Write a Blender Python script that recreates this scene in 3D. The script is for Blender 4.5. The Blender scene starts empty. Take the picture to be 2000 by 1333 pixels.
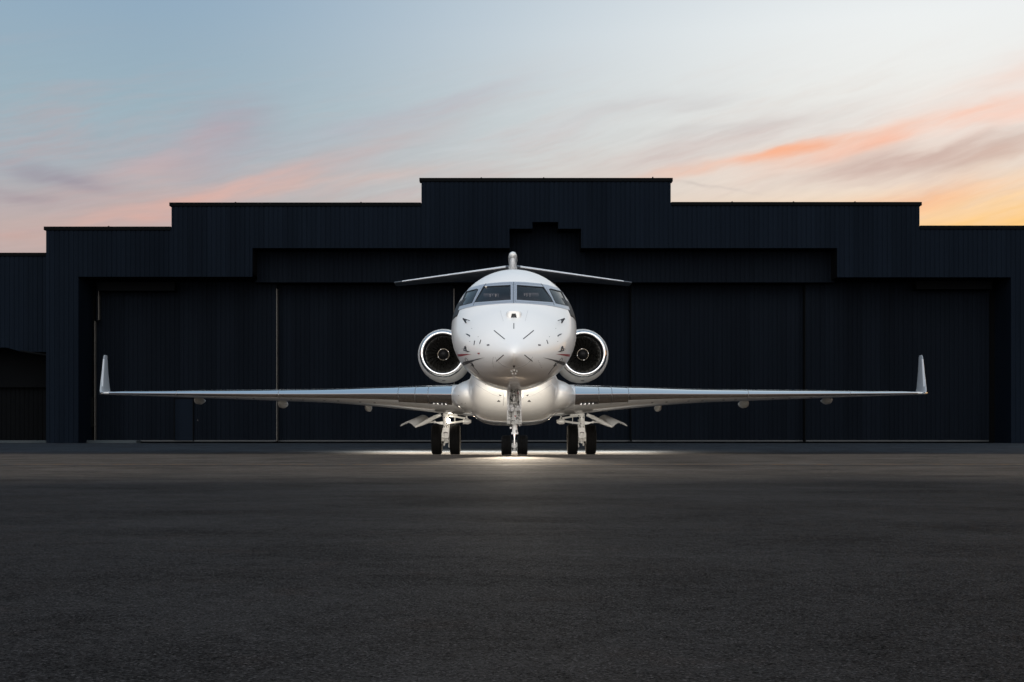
import bpy, bmesh, math, random
import numpy as np
from mathutils import Vector, Matrix
from mathutils.bvhtree import BVHTree
from mathutils.geometry import delaunay_2d_cdt

random.seed(7)
sc = bpy.context.scene
COL = sc.collection
R = math.radians

# ------------------------------------------------------------------ camera
F = 2376.0                      # focal length in photograph pixels (2000 wide)
CX, HY, CZ = 1000.0, 869.0, 0.30  # principal column, horizon row, camera height
cam_d = bpy.data.cameras.new('camera')
cam = bpy.data.objects.new('camera', cam_d)
COL.objects.link(cam)
cam.location = (0, 0, CZ)
cam.rotation_euler = (R(90), 0, 0)
cam_d.sensor_width = 36
cam_d.lens = 36 * F / 2000
cam_d.shift_y = (HY - 666.5) / 2000
cam_d.clip_start = 0.05
cam_d.clip_end = 3000
sc.camera = cam

def W(x, y, d):
    """the point at depth d that stands at photograph position x, y"""
    return Vector(((x - CX) * d / F, d, CZ + (HY - y) * d / F))

def lin(c):
    return tuple(((v / 255) / 12.92 if v <= 10 else (((v / 255) + .055) / 1.055) ** 2.4) for v in c)

# ------------------------------------------------------------------ exposure
sc.view_settings.view_transform = 'Standard'
sc.view_settings.look = 'None'
sc.view_settings.gamma = 1
sc.view_settings.use_curve_mapping = False
EXPO = 1.6
sc.view_settings.exposure = EXPO
sc.cycles.use_denoising = True
sc.cycles.max_bounces = 8
sc.cycles.sample_clamp_indirect = 6

# ------------------------------------------------------------------ node helper
class NT:
    def __init__(s, tree):
        s.t = tree
        tree.nodes.clear()
    def n(s, typ, **kw):
        nd = s.t.nodes.new(typ)
        for k, v in kw.items():
            setattr(nd, k, v)
        return nd
    def link(s, a, b):
        s.t.links.new(a, b)
    def put(s, v, sock):
        if isinstance(v, bpy.types.NodeSocket):
            s.link(v, sock)
        else:
            sock.default_value = v
    def m(s, op, a, b=0.0, c=None, clamp=False):
        nd = s.n('ShaderNodeMath', operation=op)
        nd.use_clamp = clamp
        s.put(a, nd.inputs[0]); s.put(b, nd.inputs[1])
        if c is not None:
            s.put(c, nd.inputs[2])
        return nd.outputs[0]
    def mix(s, f, a, b, blend='MIX'):
        nd = s.n('ShaderNodeMix', data_type='RGBA', blend_type=blend)
        s.put(f, nd.inputs[0])
        for v, i in ((a, 6), (b, 7)):
            if isinstance(v, tuple) and len(v) == 3:
                v = v + (1,)
            s.put(v, nd.inputs[i])
        return nd.outputs[2]
    def ramp(s, f, stops, interp='LINEAR'):
        nd = s.n('ShaderNodeValToRGB')
        cr = nd.color_ramp
        cr.interpolation = interp
        while len(cr.elements) < len(stops):
            cr.elements.new(0.5)
        for e, (p, c) in zip(cr.elements, stops):
            e.position = p
            e.color = tuple(c) + (1,) if len(c) == 3 else c
        s.put(f, nd.inputs[0])
        return nd.outputs[0]
    def sstep(s, v, a, b):
        nd = s.n('ShaderNodeMapRange', interpolation_type='SMOOTHSTEP')
        s.put(v, nd.inputs[0])
        nd.inputs[1].default_value = a; nd.inputs[2].default_value = b
        nd.inputs[3].default_value = 0; nd.inputs[4].default_value = 1
        return nd.outputs[0]
    def noise(s, vec, scale, detail=4, rough=.55, dist=0.0):
        nd = s.n('ShaderNodeTexNoise')
        s.put(vec, nd.inputs['Vector'])
        nd.inputs['Scale'].default_value = scale
        nd.inputs['Detail'].default_value = detail
        nd.inputs['Roughness'].default_value = rough
        nd.inputs['Distortion'].default_value = dist
        return nd.outputs['Fac']
    def xyz(s, x, y, z):
        nd = s.n('ShaderNodeCombineXYZ')
        s.put(x, nd.inputs[0]); s.put(y, nd.inputs[1]); s.put(z, nd.inputs[2])
        return nd.outputs[0]

# ------------------------------------------------------------------ sky (world)
world = bpy.data.worlds.new('World')
sc.world = world
world.use_nodes = True
w = NT(world.node_tree)
tc = w.n('ShaderNodeTexCoord')
sx = w.n('ShaderNodeSeparateXYZ')
w.link(tc.outputs['Generated'], sx.inputs[0])
az = w.m('MULTIPLY', w.m('ARCTAN2', sx.outputs[0], sx.outputs[1]), 57.2958)   # degrees, + to the right
el = w.m('MULTIPLY', w.m('ARCSINE', sx.outputs[2]), 57.2958)
elc = w.m('MAXIMUM', el, 0.0)
e01 = w.m('DIVIDE', elc, 90.0)
gap = w.m('MULTIPLY', w.m('ARCCOSINE', w.m('COSINE', w.m('MULTIPLY', w.m('SUBTRACT', az, 45.0), 0.0174533))), 57.2958)
toward = w.sstep(gap, 63, 25)                       # 0 away from the sunset, 1 towards it
cool = w.ramp(e01, [(0, lin((176, 150, 150))), (9.5 / 90, lin((190, 174, 171))), (12 / 90, lin((168, 177, 185))),
                    (15 / 90, lin((156, 178, 190))), (19.5 / 90, lin((145, 171, 192))), (32 / 90, lin((140, 168, 194))),
                    (1, lin((134, 156, 184)))])
warm = w.ramp(e01, [(0, lin((255, 190, 110))), (9.3 / 90, lin((255, 208, 150))), (11.5 / 90, lin((240, 224, 208))),
                    (14 / 90, lin((238, 235, 229))), (18.5 / 90, lin((238, 241, 241))), (25 / 90, lin((205, 219, 228))),
                    (38 / 90, lin((165, 188, 208))), (1, lin((134, 156, 184)))])
sky = w.mix(toward, cool, warm)
# long soft cirrus
wob = w.noise(w.xyz(w.m('MULTIPLY', az, .10), w.m('MULTIPLY', el, .24), 3.7), 1.0, 5, .55)
wob = w.m('MULTIPLY', w.m('SUBTRACT', wob, .5), 1.0)
def px_dir(x, y):
    u = math.atan((x - CX) / F)
    return math.degrees(u), math.degrees(math.atan((HY - y) / F * math.cos(u)))
A0 = R(13)
pp = w.m('ADD', w.m('MULTIPLY', az, math.cos(A0)), w.m('MULTIPLY', el, math.sin(A0)))
qq = w.m('SUBTRACT', w.m('MULTIPLY', el, math.cos(A0)), w.m('MULTIPLY', az, math.sin(A0)))
fib = w.noise(w.xyz(w.m('MULTIPLY', pp, .13), w.m('ADD', w.m('MULTIPLY', qq, 1.0), w.m('MULTIPLY', wob, 1.6)), 0.4), 1.0, 6, .6)
fib2 = w.noise(w.xyz(w.m('MULTIPLY', pp, .22), w.m('ADD', w.m('MULTIPLY', qq, 1.5), w.m('MULTIPLY', wob, 2.4)), 8.4), 1.0, 4, .5)
band = w.m('MULTIPLY', w.sstep(el, 4, 9), w.sstep(el, 19, 11.5))
soft = w.m('MULTIPLY', w.m('MULTIPLY', w.sstep(fib, .46, .72), band), .55)
sky = w.mix(soft, sky, w.mix(toward, lin((188, 166, 168)), lin((222, 204, 194))))
def streak(sky, x, y, ang, length, width, col, k):
    u0, v0 = px_dir(x, y)
    a = R(ang)
    du = w.m('SUBTRACT', az, u0); dv = w.m('SUBTRACT', el, v0)
    p = w.m('ADD', w.m('MULTIPLY', du, math.cos(a)), w.m('MULTIPLY', dv, math.sin(a)))
    q = w.m('SUBTRACT', w.m('MULTIPLY', dv, math.cos(a)), w.m('MULTIPLY', du, math.sin(a)))
    q = w.m('MULTIPLY_ADD', wob, 1.9, q)
    p = w.m('MULTIPLY_ADD', wob, 2.6, p)
    r2 = w.m('ADD', w.m('POWER', w.m('ABSOLUTE', w.m('DIVIDE', p, length)), 2.0), w.m('POWER', w.m('ABSOLUTE', w.m('DIVIDE', q, width)), 2.0))
    g = w.m('EXPONENT', w.m('MULTIPLY', r2, -1.0))
    tex = w.m('MULTIPLY_ADD', w.sstep(fib2, .28, .68), .7, .45)
    return w.mix(w.m('MULTIPLY', w.m('MULTIPLY', g, tex), k, clamp=True), sky, lin(col))
for st in [
    (1420, 285, 9, 6.0, .75, (205, 188, 184), .75), (1520, 303, 9, 5.6, .31, (250, 180, 144), .85),
    (1770, 262, 12, 5.6, .34, (250, 188, 160), .85), (1960, 225, 13, 4.5, .55, (250, 208, 190), .7),
    (1760, 312, 7, 4.6, .60, (206, 180, 170), .9), (1960, 290, 9, 3.6, .55, (208, 180, 168), .8),
    (1960, 150, 14, 5.0, .70, (242, 216, 204), .6), (1300, 215, 4, 3.5, .45, (206, 204, 204), .55),
    (2060, 410, 12, 7.0, 1.5, (255, 203, 122), .92), (1780, 385, 8, 4.0, .45, (252, 184, 132), .7),
    (1330, 262, 3, 3.4, .30, (205, 203, 202), .5), (1130, 240, 12, 5, .5, (205, 203, 205), .4),
    (430, 262, 26, 2.2, 1.1, (170, 164, 176), .75), (330, 300, 22, 3.4, .55, (190, 172, 178), .6),
    (640, 315, 16, 6.0, .60, (196, 178, 178), .65), (430, 372, 15, 3.8, .50, (228, 178, 164), .75),
    (250, 380, 18, 4.6, 1.3, (206, 174, 166), .55), (130, 348, -6, 2.4, .40, (156, 150, 162), .85),
    (270, 430, 8, 3.2, .5, (222, 174, 160), .6), (30, 385, 0, 2.4, .35, (165, 152, 160), .6),
    (60, 470, 3, 4.0, .45, (206, 170, 160), .6), (700, 360, 9, 4.0, .35, (212, 186, 178), .6),
    (760, 235, 14, 5.5, .5, (184, 178, 188), .5), (1378, 365, -8, 2.2, .07, (206, 194, 186), .6), (560, 360, 10, 3.2, .4, (218, 180, 168), .5),
]:
    sky = streak(sky, *st)
fine = w.m('MULTIPLY', w.m('MULTIPLY', w.m('SUBTRACT', w.noise(w.xyz(w.m('MULTIPLY', pp, .42), w.m('ADD', w.m('MULTIPLY', qq, 4.2), w.m('MULTIPLY', wob, 5.0)), 2.2), 1.0, 7, .62), .5), w.sstep(el, 19, 12)), .17)
hv = w.n('ShaderNodeHueSaturation'); w.link(sky, hv.inputs['Color']); w.link(w.m('ADD', 1.0, fine), hv.inputs['Value'])
sky = hv.outputs[0]
# faint darker ground glow below the horizon
sky = w.mix(w.sstep(el, -0.5, -6), sky, (.05, .05, .055))
bg = w.n('ShaderNodeBackground')
w.link(sky, bg.inputs[0])
bg.inputs[1].default_value = 1.0 / 2 ** EXPO
wo = w.n('ShaderNodeOutputWorld')
w.link(bg.outputs[0], wo.inputs[0])

# ------------------------------------------------------------------ lights
sun_d = bpy.data.lights.new('sun', 'SUN')
sun_d.energy = 1.75
sun_d.angle = R(105)
sun_d.color = (1.0, .94, .87)
sun = bpy.data.objects.new('sun', sun_d)
COL.objects.link(sun)
SUN_EL, SUN_AZ = 4, 3
dirv = Vector((math.sin(R(SUN_AZ)) * math.cos(R(SUN_EL)), math.cos(R(SUN_AZ)) * math.cos(R(SUN_EL)), -math.sin(R(SUN_EL))))
sun.rotation_euler = dirv.to_track_quat('-Z', 'Y').to_euler()
sun.location = (0, -10, 12)

def spot(name, loc, target, energy, angle, blend, size, color):
    d = bpy.data.lights.new(name, 'SPOT')
    d.energy = energy; d.spot_size = R(angle); d.spot_blend = blend; d.shadow_soft_size = size; d.color = color
    o = bpy.data.objects.new(name, d)
    COL.objects.link(o)
    o.location = loc
    o.rotation_euler = (Vector(target) - Vector(loc)).to_track_quat('-Z', 'Y').to_euler()
    return o
WARM = (1.0, .86, .68)

# ------------------------------------------------------------------ materials
def mat(name):
    m = bpy.data.materials.new(name)
    m.use_nodes = True
    t = NT(m.node_tree)
    b = t.n('ShaderNodeBsdfPrincipled')
    o = t.n('ShaderNodeOutputMaterial')
    t.link(b.outputs[0], o.inputs[0])
    return m, t, b

def simple(name, col, rough=.5, metal=0.0, coat=0.0, coatr=.03, vary=.06, scale=6.0, bump=0.0):
    m, t, b = mat(name)
    g = t.n('ShaderNodeNewGeometry')
    nz = t.noise(g.outputs['Position'], scale, 5, .6)
    f = t.m('MULTIPLY_ADD', t.m('SUBTRACT', nz, .5), vary * 2, 1.0)
    hs = t.n('ShaderNodeHueSaturation')
    t.link(f, hs.inputs['Value'])
    hs.inputs['Color'].default_value = tuple(col) + (1,)
    t.link(hs.outputs[0], b.inputs['Base Color'])
    t.link(t.m('MULTIPLY_ADD', t.m('SUBTRACT', nz, .5), rough * .5, rough), b.inputs['Roughness'])
    b.inputs['Metallic'].default_value = metal
    b.inputs['Coat Weight'].default_value = coat
    b.inputs['Coat Roughness'].default_value = coatr
    if bump:
        bp = t.n('ShaderNodeBump')
        bp.inputs['Strength'].default_value = bump
        bp.inputs['Distance'].default_value = .004
        t.link(t.noise(g.outputs['Position'], scale * 6, 3, .6), bp.inputs['Height'])
        t.link(bp.outputs[0], b.inputs['Normal'])
    return m

M = {}
M['white'] = simple('gloss_white_paint', (.76, .75, .73), .45, 0, .6, .05, .02, 1.2)
M['grey_paint'] = simple('gloss_grey_paint', (.50, .51, .52), .35, 0, .8, .06, .04, 2.0)
M['wing_skin'] = simple('wing_skin', (.68, .68, .67), .38, .10, .6, .08, .04, 2.0)
M['winglet'] = simple('winglet_paint', (.30, .32, .345), .4, .1, .5, .06, .04, 2.0)
M['tail_skin'] = simple('tail_skin', (.085, .09, .10), .4, .2, .4, .08, .04, 2.0)  # darker than the wing, weak light at the tail put into the colour
M['tail_edge'] = simple('tail_edge_paint', (.62, .63, .65), .4, .2, .5, .06, .03, 4.0)
M['chrome'] = simple('polished_metal', (.82, .81, .80), .08, 1.0, 0, .03, .03, 5.0)
M['frame'] = simple('window_frame_metal', (.46, .48, .52), .38, .6, 0, .03, .08, 30)
M['steel'] = simple('gear_steel', (.74, .74, .72), .4, .0, .3, .1, .10, 14)
M['gear_white'] = simple('gear_white_paint', (.80, .80, .78), .35, 0, .5, .1, .08, 10)
M['dark_metal'] = simple('dark_metal', (.06, .06, .065), .4, .7, 0, .03, .1, 12)
M['black'] = simple('matt_black', (.010, .010, .011), .6, 0, 0, .03, .1, 12)
M['rubber'] = simple('tyre_rubber', (.004, .004, .0042), .85, 0, 0, .03, .25, 22, .3)
M['rubber'].node_tree.nodes['Principled BSDF'].inputs['Specular IOR Level'].default_value = .12
M['red'] = simple('red_paint', (.27, .008, .016), .5, 0, .15, .03, .03, 4)
M['charcoal'] = simple('charcoal_paint', (.055, .055, .06), .5, 0, .15, .03, .03, 4)
M['line_black'] = simple('black_strip', (.012, .012, .012), .45, 0, 0, .03, .05, 9)
M['seam'] = simple('seam_grey', (.38, .38, .38), .5, 0, 0, .03, .05, 9)
M['fan'] = simple('fan_titanium', (.12, .117, .11), .28, .9, 0, .03, .1, 9)
M['spinner'] = simple('spinner_black', (.006, .006, .0065), .5, 0, 0, .03, .05, 9)
M['spinner'].node_tree.nodes['Principled BSDF'].inputs['Specular IOR Level'].default_value = .15
M['duct'] = simple('duct_dark', (.014, .014, .015), .5, .3, 0, .03, .1, 9)
M['brass'] = simple('hub_ring_metal', (.34, .30, .24), .35, 1.0, 0, .03, .1, 12)
M['cockpit'] = simple('cockpit_trim', (.07, .06, .058), .6, 0, 0, .03, .3, 9)
M['cream'] = simple('visor_cream', (.55, .53, .47), .6, 0, 0, .03, .1, 9)
M['pod'] = simple('satin_pod_paint', (.46, .45, .43), .5, 0, 0, .03, .04, 3)
M['lens'] = simple('lamp_reflector', (.62, .62, .62), .15, .8, .6, .02, .05, 40)
M['lamp_glass'] = simple('lamp_glass', (.78, .79, .80), .2, .0, .8, .03, .05, 40)
M['red_part'] = simple('red_fitting', (.35, .03, .03), .4, 0, .3, .1, .05, 10)

m, t, b = mat('window_glass')
tr = t.n('ShaderNodeBsdfTransparent'); tr.inputs[0].default_value = (.72, .67, .68, 1)
gl = t.n('ShaderNodeBsdfGlossy'); gl.inputs['Roughness'].default_value = .03
fr = t.n('ShaderNodeFresnel'); fr.inputs[0].default_value = 1.4
mx = t.n('ShaderNodeMixShader')
t.link(fr.outputs[0], mx.inputs[0]); t.link(tr.outputs[0], mx.inputs[1]); t.link(gl.outputs[0], mx.inputs[2])
t.link(mx.outputs[0], [n for n in t.t.nodes if n.type == 'OUTPUT_MATERIAL'][0].inputs[0])
M['glass'] = m

m, t, b = mat('lamp_lit')
b.inputs['Emission Color'].default_value = (1, .93, .78, 1)
b.inputs['Emission Strength'].default_value = 9
M['lit'] = m

def siding(name, col, rough):
    m, t, b = mat(name)
    g = t.n('ShaderNodeNewGeometry')
    s = t.n('ShaderNodeSeparateXYZ'); t.link(g.outputs['Position'], s.inputs[0])
    # each sheet (0.96 m) has its own faint shade; vertical dust runs
    sh = t.n('ShaderNodeTexWhiteNoise', noise_dimensions='1D')
    t.link(t.m('FLOOR', t.m('DIVIDE', s.outputs[0], .96)), sh.inputs['W'])
    run = t.noise(t.xyz(t.m('MULTIPLY', s.outputs[0], 2.5), s.outputs[1], t.m('MULTIPLY', s.outputs[2], .12)), 1.0, 5, .6)
    big = t.noise(g.outputs['Position'], .12, 3, .5)
    f = t.m('ADD', t.m('MULTIPLY', sh.outputs[0], .22), t.m('ADD', t.m('MULTIPLY', run, .55), t.m('MULTIPLY', big, .5)))
    f = t.m('ADD', f, .37)
    hs = t.n('ShaderNodeHueSaturation'); t.link(f, hs.inputs['Value'])
    hs.inputs['Color'].default_value = tuple(col) + (1,)
    t.link(hs.outputs[0], b.inputs['Base Color'])
    b.inputs['Roughness'].default_value = rough
    b.inputs['Specular IOR Level'].default_value = .01
    return m
M['siding'] = siding('navy_metal_siding', (.0034, .0056, .0096), .6)
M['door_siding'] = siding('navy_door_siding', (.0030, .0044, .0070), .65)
M['coping'] = simple('black_coping', (.0025, .003, .0035), .9, 0, 0, .03, .1, 3)
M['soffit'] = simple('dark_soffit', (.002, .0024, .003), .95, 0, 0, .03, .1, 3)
M['trim'] = simple('lit_door_edge', (.04, .038, .035), .5, .3, 0, .03, .25, 1.5)
M['rail'] = simple('door_bottom_rail', (.004, .008, .012), .6, .0, 0, .03, .2, 2)
M['plinth'] = simple('concrete_plinth', (.016, .024, .030), .9, 0, 0, .03, .35, 1.6, .4)
for k_ in ('coping', 'soffit'):
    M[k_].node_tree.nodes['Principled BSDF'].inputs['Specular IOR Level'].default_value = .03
M['roofing'] = simple('roof_sheet', (.02, .022, .025), .7, 0, 0, .03, .1, 2)

# asphalt
m, t, b = mat('asphalt')
g = t.n('ShaderNodeNewGeometry')
P = g.outputs['Position']
s = t.n('ShaderNodeSeparateXYZ'); t.link(P, s.inputs[0])
X_, Y_ = s.outputs[0], s.outputs[1]
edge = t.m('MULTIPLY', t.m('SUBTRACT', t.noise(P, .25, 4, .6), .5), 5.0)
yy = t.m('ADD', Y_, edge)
lit_strip = t.m('MULTIPLY', t.sstep(yy, 9.0, 13.5), t.sstep(yy, 42.0, 37.0))     # browner strip under the aircraft: asphalt tone with the pool of light painted in
blot = t.noise(t.xyz(t.m('MULTIPLY', X_, .55), t.m('MULTIPLY', Y_, .8), 0.0), 1.0, 5, .6, .4)
blot2 = t.noise(t.xyz(t.m('MULTIPLY', X_, 1.6), t.m('MULTIPLY', Y_, 2.6), 5.0), 1.0, 5, .62, .3)
base = t.mix(lit_strip, (.0182, .0168, .0168), (.076, .061, .049))
base = t.mix(t.sstep(yy, 39, 44), base, (.018, .023, .029))  # bluish unlit ground behind the pool, put into the colour
rust = t.m('MULTIPLY', t.sstep(t.noise(P, 3.1, 4, .6), .56, .72), .30)
base = t.mix(rust, base, (.026, .017, .0135))
base = t.mix(t.m('MULTIPLY', t.sstep(t.noise(P, .9, 5, .62), .48, .70), .45), base, (.0155, .0122, .0108))
val = t.m('ADD', t.m('MULTIPLY', t.m('SUBTRACT', blot, .5), 1.35), t.m('MULTIPLY', t.m('SUBTRACT', blot2, .5), .9))
grit = t.n('ShaderNodeTexVoronoi'); grit.inputs['Scale'].default_value = 300
t.link(P, grit.inputs['Vector'])
gsep = t.n('ShaderNodeSeparateColor'); t.link(grit.outputs['Color'], gsep.inputs[0])
gn = t.noise(P, 120, 3, .7)
val = t.m('ADD', val, t.m('MULTIPLY', t.m('SUBTRACT', gsep.outputs[0], .5), 1.3))
val = t.m('ADD', val, t.m('MULTIPLY', t.m('SUBTRACT', gn, .5), 1.8))
grain = t.noise(P, 16.0, 10, .85)
val = t.m('ADD', val, t.m('MULTIPLY', t.m('SUBTRACT', grain, .5), 2.3))
fleck = t.m('MULTIPLY', t.m('GREATER_THAN', gsep.outputs[1], .955), 2.0)
val = t.m('ADD', t.m('ADD', val, fleck), 1.0)
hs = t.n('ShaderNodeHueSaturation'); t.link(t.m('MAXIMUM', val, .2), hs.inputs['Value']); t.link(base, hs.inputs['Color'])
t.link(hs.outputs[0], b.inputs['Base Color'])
t.link(t.m('MULTIPLY_ADD', blot, -.2, .95), b.inputs['Roughness'])
t.link(t.m('MULTIPLY', t.m('MAXIMUM', val, .1), .070, clamp=True), b.inputs['Specular IOR Level'])
bp = t.n('ShaderNodeBump'); bp.inputs['Strength'].default_value = .8; bp.inputs['Distance'].default_value = .006
t.link(t.m('ADD', t.m('MULTIPLY', grain, 2.0), t.m('ADD', grit.outputs['Distance'], gn)), bp.inputs['Height'])
t.link(bp.outputs[0], b.inputs['Normal'])
M['asphalt'] = m

m, t, b = mat('worn_yellow_paint')
g = t.n('ShaderNodeNewGeometry')
wear = t.sstep(t.noise(g.outputs['Position'], 5.0, 6, .65), .40, .62)
t.link(t.mix(wear, (.15, .066, .013), (.042, .033, .026)), b.inputs['Base Color'])
b.inputs['Roughness'].default_value = .85
M['yellow'] = m
M['tar'] = simple('tar_seal', (.016, .016, .017), .7, 0, 0, .03, .3, 5)

# ------------------------------------------------------------------ mesh helpers
def tag(o, label=None, cat=None, kind=None, group=None):
    for k, v in (('label', label), ('category', cat), ('kind', kind), ('group', group)):
        if v:
            o[k] = v
    return o

def root_loc(p):
    while p.parent:
        p = p.parent
    return Vector(p.location)

def obj(name, bm, material, parent=None, smooth=True, origin=None):
    """link a bmesh given in world coordinates as one object"""
    me = bpy.data.meshes.new(name)
    off = root_loc(parent) if parent else Vector((0, 0, 0))
    loc = Vector(origin) if origin is not None else (off if parent else Vector((0, 0, 0)))
    bmesh.ops.translate(bm, verts=bm.verts, vec=-loc)
    if smooth:
        for f in bm.faces:
            f.smooth = True
    bm.to_mesh(me)
    bm.free()
    for mm in (material if isinstance(material, (list, tuple)) else [material]):
        me.materials.append(mm)
    if smooth:
        try:
            me.set_sharp_from_angle(angle=R(38))
        except Exception:
            pass
    o = bpy.data.objects.new(name, me)
    COL.objects.link(o)
    if parent:
        o.parent = parent
        pl = Vector((0, 0, 0))
        q = parent
        while q.parent:
            pl += Vector(q.location)
            q = q.parent
        o.location = loc - off - pl
    else:
        o.location = loc
    return o

def fix(bm):
    bmesh.ops.recalc_face_normals(bm, faces=bm.faces)
    return bm

def box(bm, x0, x1, y0, y1, z0, z1):
    v = [bm.verts.new(p) for p in ((x0, y0, z0), (x1, y0, z0), (x1, y1, z0), (x0, y1, z0), (x0, y0, z1), (x1, y0, z1), (x1, y1, z1), (x0, y1, z1))]
    for f in ((3, 2, 1, 0), (4, 5, 6, 7), (0, 1, 5, 4), (1, 2, 6, 5), (2, 3, 7, 6), (3, 0, 4, 7)):
        bm.faces.new([v[i] for i in f])
    return v

def bbox(x0, x1, y0, y1, z0, z1, bevel=0.0, seg=2):
    bm = bmesh.new()
    box(bm, x0, x1, y0, y1, z0, z1)
    if bevel:
        bmesh.ops.bevel(bm, geom=bm.edges[:], offset=bevel, segments=seg, profile=.5, affect='EDGES')
    return bm

def loft(rings, cap=True, closed=True):
    bm = bmesh.new()
    vs = [[bm.verts.new(p) for p in r] for r in rings]
    n = len(rings[0])
    for a, c in zip(vs, vs[1:]):
        for i in range(n if closed else n - 1):
            j = (i + 1) % n
            bm.faces.new((a[i], a[j], c[j], c[i]))
    if cap:
        bm.faces.new(vs[0][::-1]); bm.faces.new(vs[-1])
    return fix(bm)

def tube(bm, pts, r, n=10):
    pts = [Vector(p) for p in pts]
    rings = []
    for i, p in enumerate(pts):
        a = pts[max(i - 1, 0)]; c = pts[min(i + 1, len(pts) - 1)]
        d = (c - a).normalized()
        up = Vector((0, 0, 1)) if abs(d.z) < .9 else Vector((0, 1, 0))
        u = d.cross(up).normalized(); v = d.cross(u)
        rr = r[i] if isinstance(r, (list, tuple)) else r
        rings.append([bm.verts.new(p + (u * math.cos(k * 2 * math.pi / n) + v * math.sin(k * 2 * math.pi / n)) * rr) for k in range(n)])
    for a, c in zip(rings, rings[1:]):
        for i in range(n):
            bm.faces.new((a[i], a[(i + 1) % n], c[(i + 1) % n], c[i]))
    bm.faces.new(rings[0][::-1]); bm.faces.new(rings[-1])

def lathe(bm, prof, center, axis='y', n=64, close=False):
    """prof: (along, radius)"""
    c = Vector(center)
    rings = []
    for a, r in prof:
        ring = []
        for k in range(n):
            th = 2 * math.pi * k / n
            if axis == 'y':
                p = c + Vector((r * math.cos(th), a, r * math.sin(th)))
            elif axis == 'x':
                p = c + Vector((a, r * math.cos(th), r * math.sin(th)))
            else:
                p = c + Vector((r * math.cos(th), r * math.sin(th), a))
            ring.append(bm.verts.new(p))
        rings.append(ring)
    seq = list(zip(rings, rings[1:]))
    if close:
        seq.append((rings[-1], rings[0]))
    for a, c2 in seq:
        for i in range(n):
            bm.faces.new((a[i], a[(i + 1) % n], c2[(i + 1) % n], c2[i]))
    if not close:
        bm.faces.new(rings[0][::-1]); bm.faces.new(rings[-1])

def pchip(xs, ys):
    xs = np.array(xs, float); ys = np.array(ys, float)
    h = np.diff(xs); dl = np.diff(ys) / h
    d = np.zeros(len(xs))
    for i in range(1, len(xs) - 1):
        if dl[i - 1] * dl[i] > 0:
            w1 = 2 * h[i] + h[i - 1]; w2 = h[i] + 2 * h[i - 1]
            d[i] = (w1 + w2) / (w1 / dl[i - 1] + w2 / dl[i])
    d[0], d[-1] = dl[0], dl[-1]
    def f(x):
        x = min(max(x, xs[0]), xs[-1])
        i = min(int(np.searchsorted(xs, x, side='right')) - 1, len(xs) - 2)
        tt = (x - xs[i]) / h[i]
        return float((1 + 2 * tt) * (1 - tt) ** 2 * ys[i] + tt * (1 - tt) ** 2 * h[i] * d[i] + tt * tt * (3 - 2 * tt) * ys[i + 1] + tt * tt * (tt - 1) * h[i] * d[i + 1])
    return f

def in_poly(x, y, poly):
    c = False
    j = len(poly) - 1
    for i in range(len(poly)):
        xi, yi = poly[i]; xj, yj = poly[j]
        if (yi > y) != (yj > y) and x < (xj - xi) * (y - yi) / (yj - yi) + xi:
            c = not c
        j = i
    return c

# ------------------------------------------------------------------ ground
gz = pchip([-80, 1, 12, 19, 25.5, 32, 38.3, 44, 61.4, 66, 90, 900], [-.02, -.02, -.004, .035, .075, .045, -.022, .085, .378, .40, .41, .41])
bm = bmesh.new()
ys = list(np.arange(-80, 0, 8)) + list(np.arange(0, 70, .5)) + [72, 80, 100, 150, 300, 600, 900]
xs = [-900, -300, -120, -60, -30, -15, -7, 0, 7, 15, 30, 60, 120, 300, 900]
rows = [[bm.verts.new((x, float(y), gz(y))) for x in xs] for y in ys]
for a, c in zip(rows, rows[1:]):
    for i in range(len(xs) - 1):
        bm.faces.new((a[i], a[i + 1], c[i + 1], c[i]))
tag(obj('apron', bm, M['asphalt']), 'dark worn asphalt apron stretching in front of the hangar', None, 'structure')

def strip_on_ground(name, y0, y1, material, label, lift):
    bm = bmesh.new()
    a = None
    for x in np.linspace(-60, 60, 61):
        wv = .02 * math.sin(x * .7) + .012 * math.sin(x * 2.3 + 1)
        p = (bm.verts.new((x, y0 + wv, gz(y0) + lift)), bm.verts.new((x, y1 + wv, gz(y1) + lift)))
        if a:
            bm.faces.new((a[0], p[0], p[1], a[1]))
        a = p
    o = obj(name, bm, material)
    tag(o, label, None, 'structure')
strip_on_ground('taxiway_line', 16.80, 17.10, M['yellow'], 'thin faded yellow line painted across the apron', .004)
strip_on_ground('tar_joint', 16.35, 16.47, M['tar'], 'dark tar joint running just in front of the yellow line', .006)

# ------------------------------------------------------------------ hangar
DF = 61.4                         # depth of the front skin
def hx(x, d=DF): return (x - CX) * d / F
def hz(y, d=DF): return CZ + (HY - y) * d / F
GZ0 = gz(DF)
hangar = bpy.data.objects.new('hangar', None)
COL.objects.link(hangar)
hangar.location = (hx(1064), DF, GZ0)
tag(hangar, 'large dark navy corrugated hangar with stepped roofline behind the jet', 'hangar')

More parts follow.
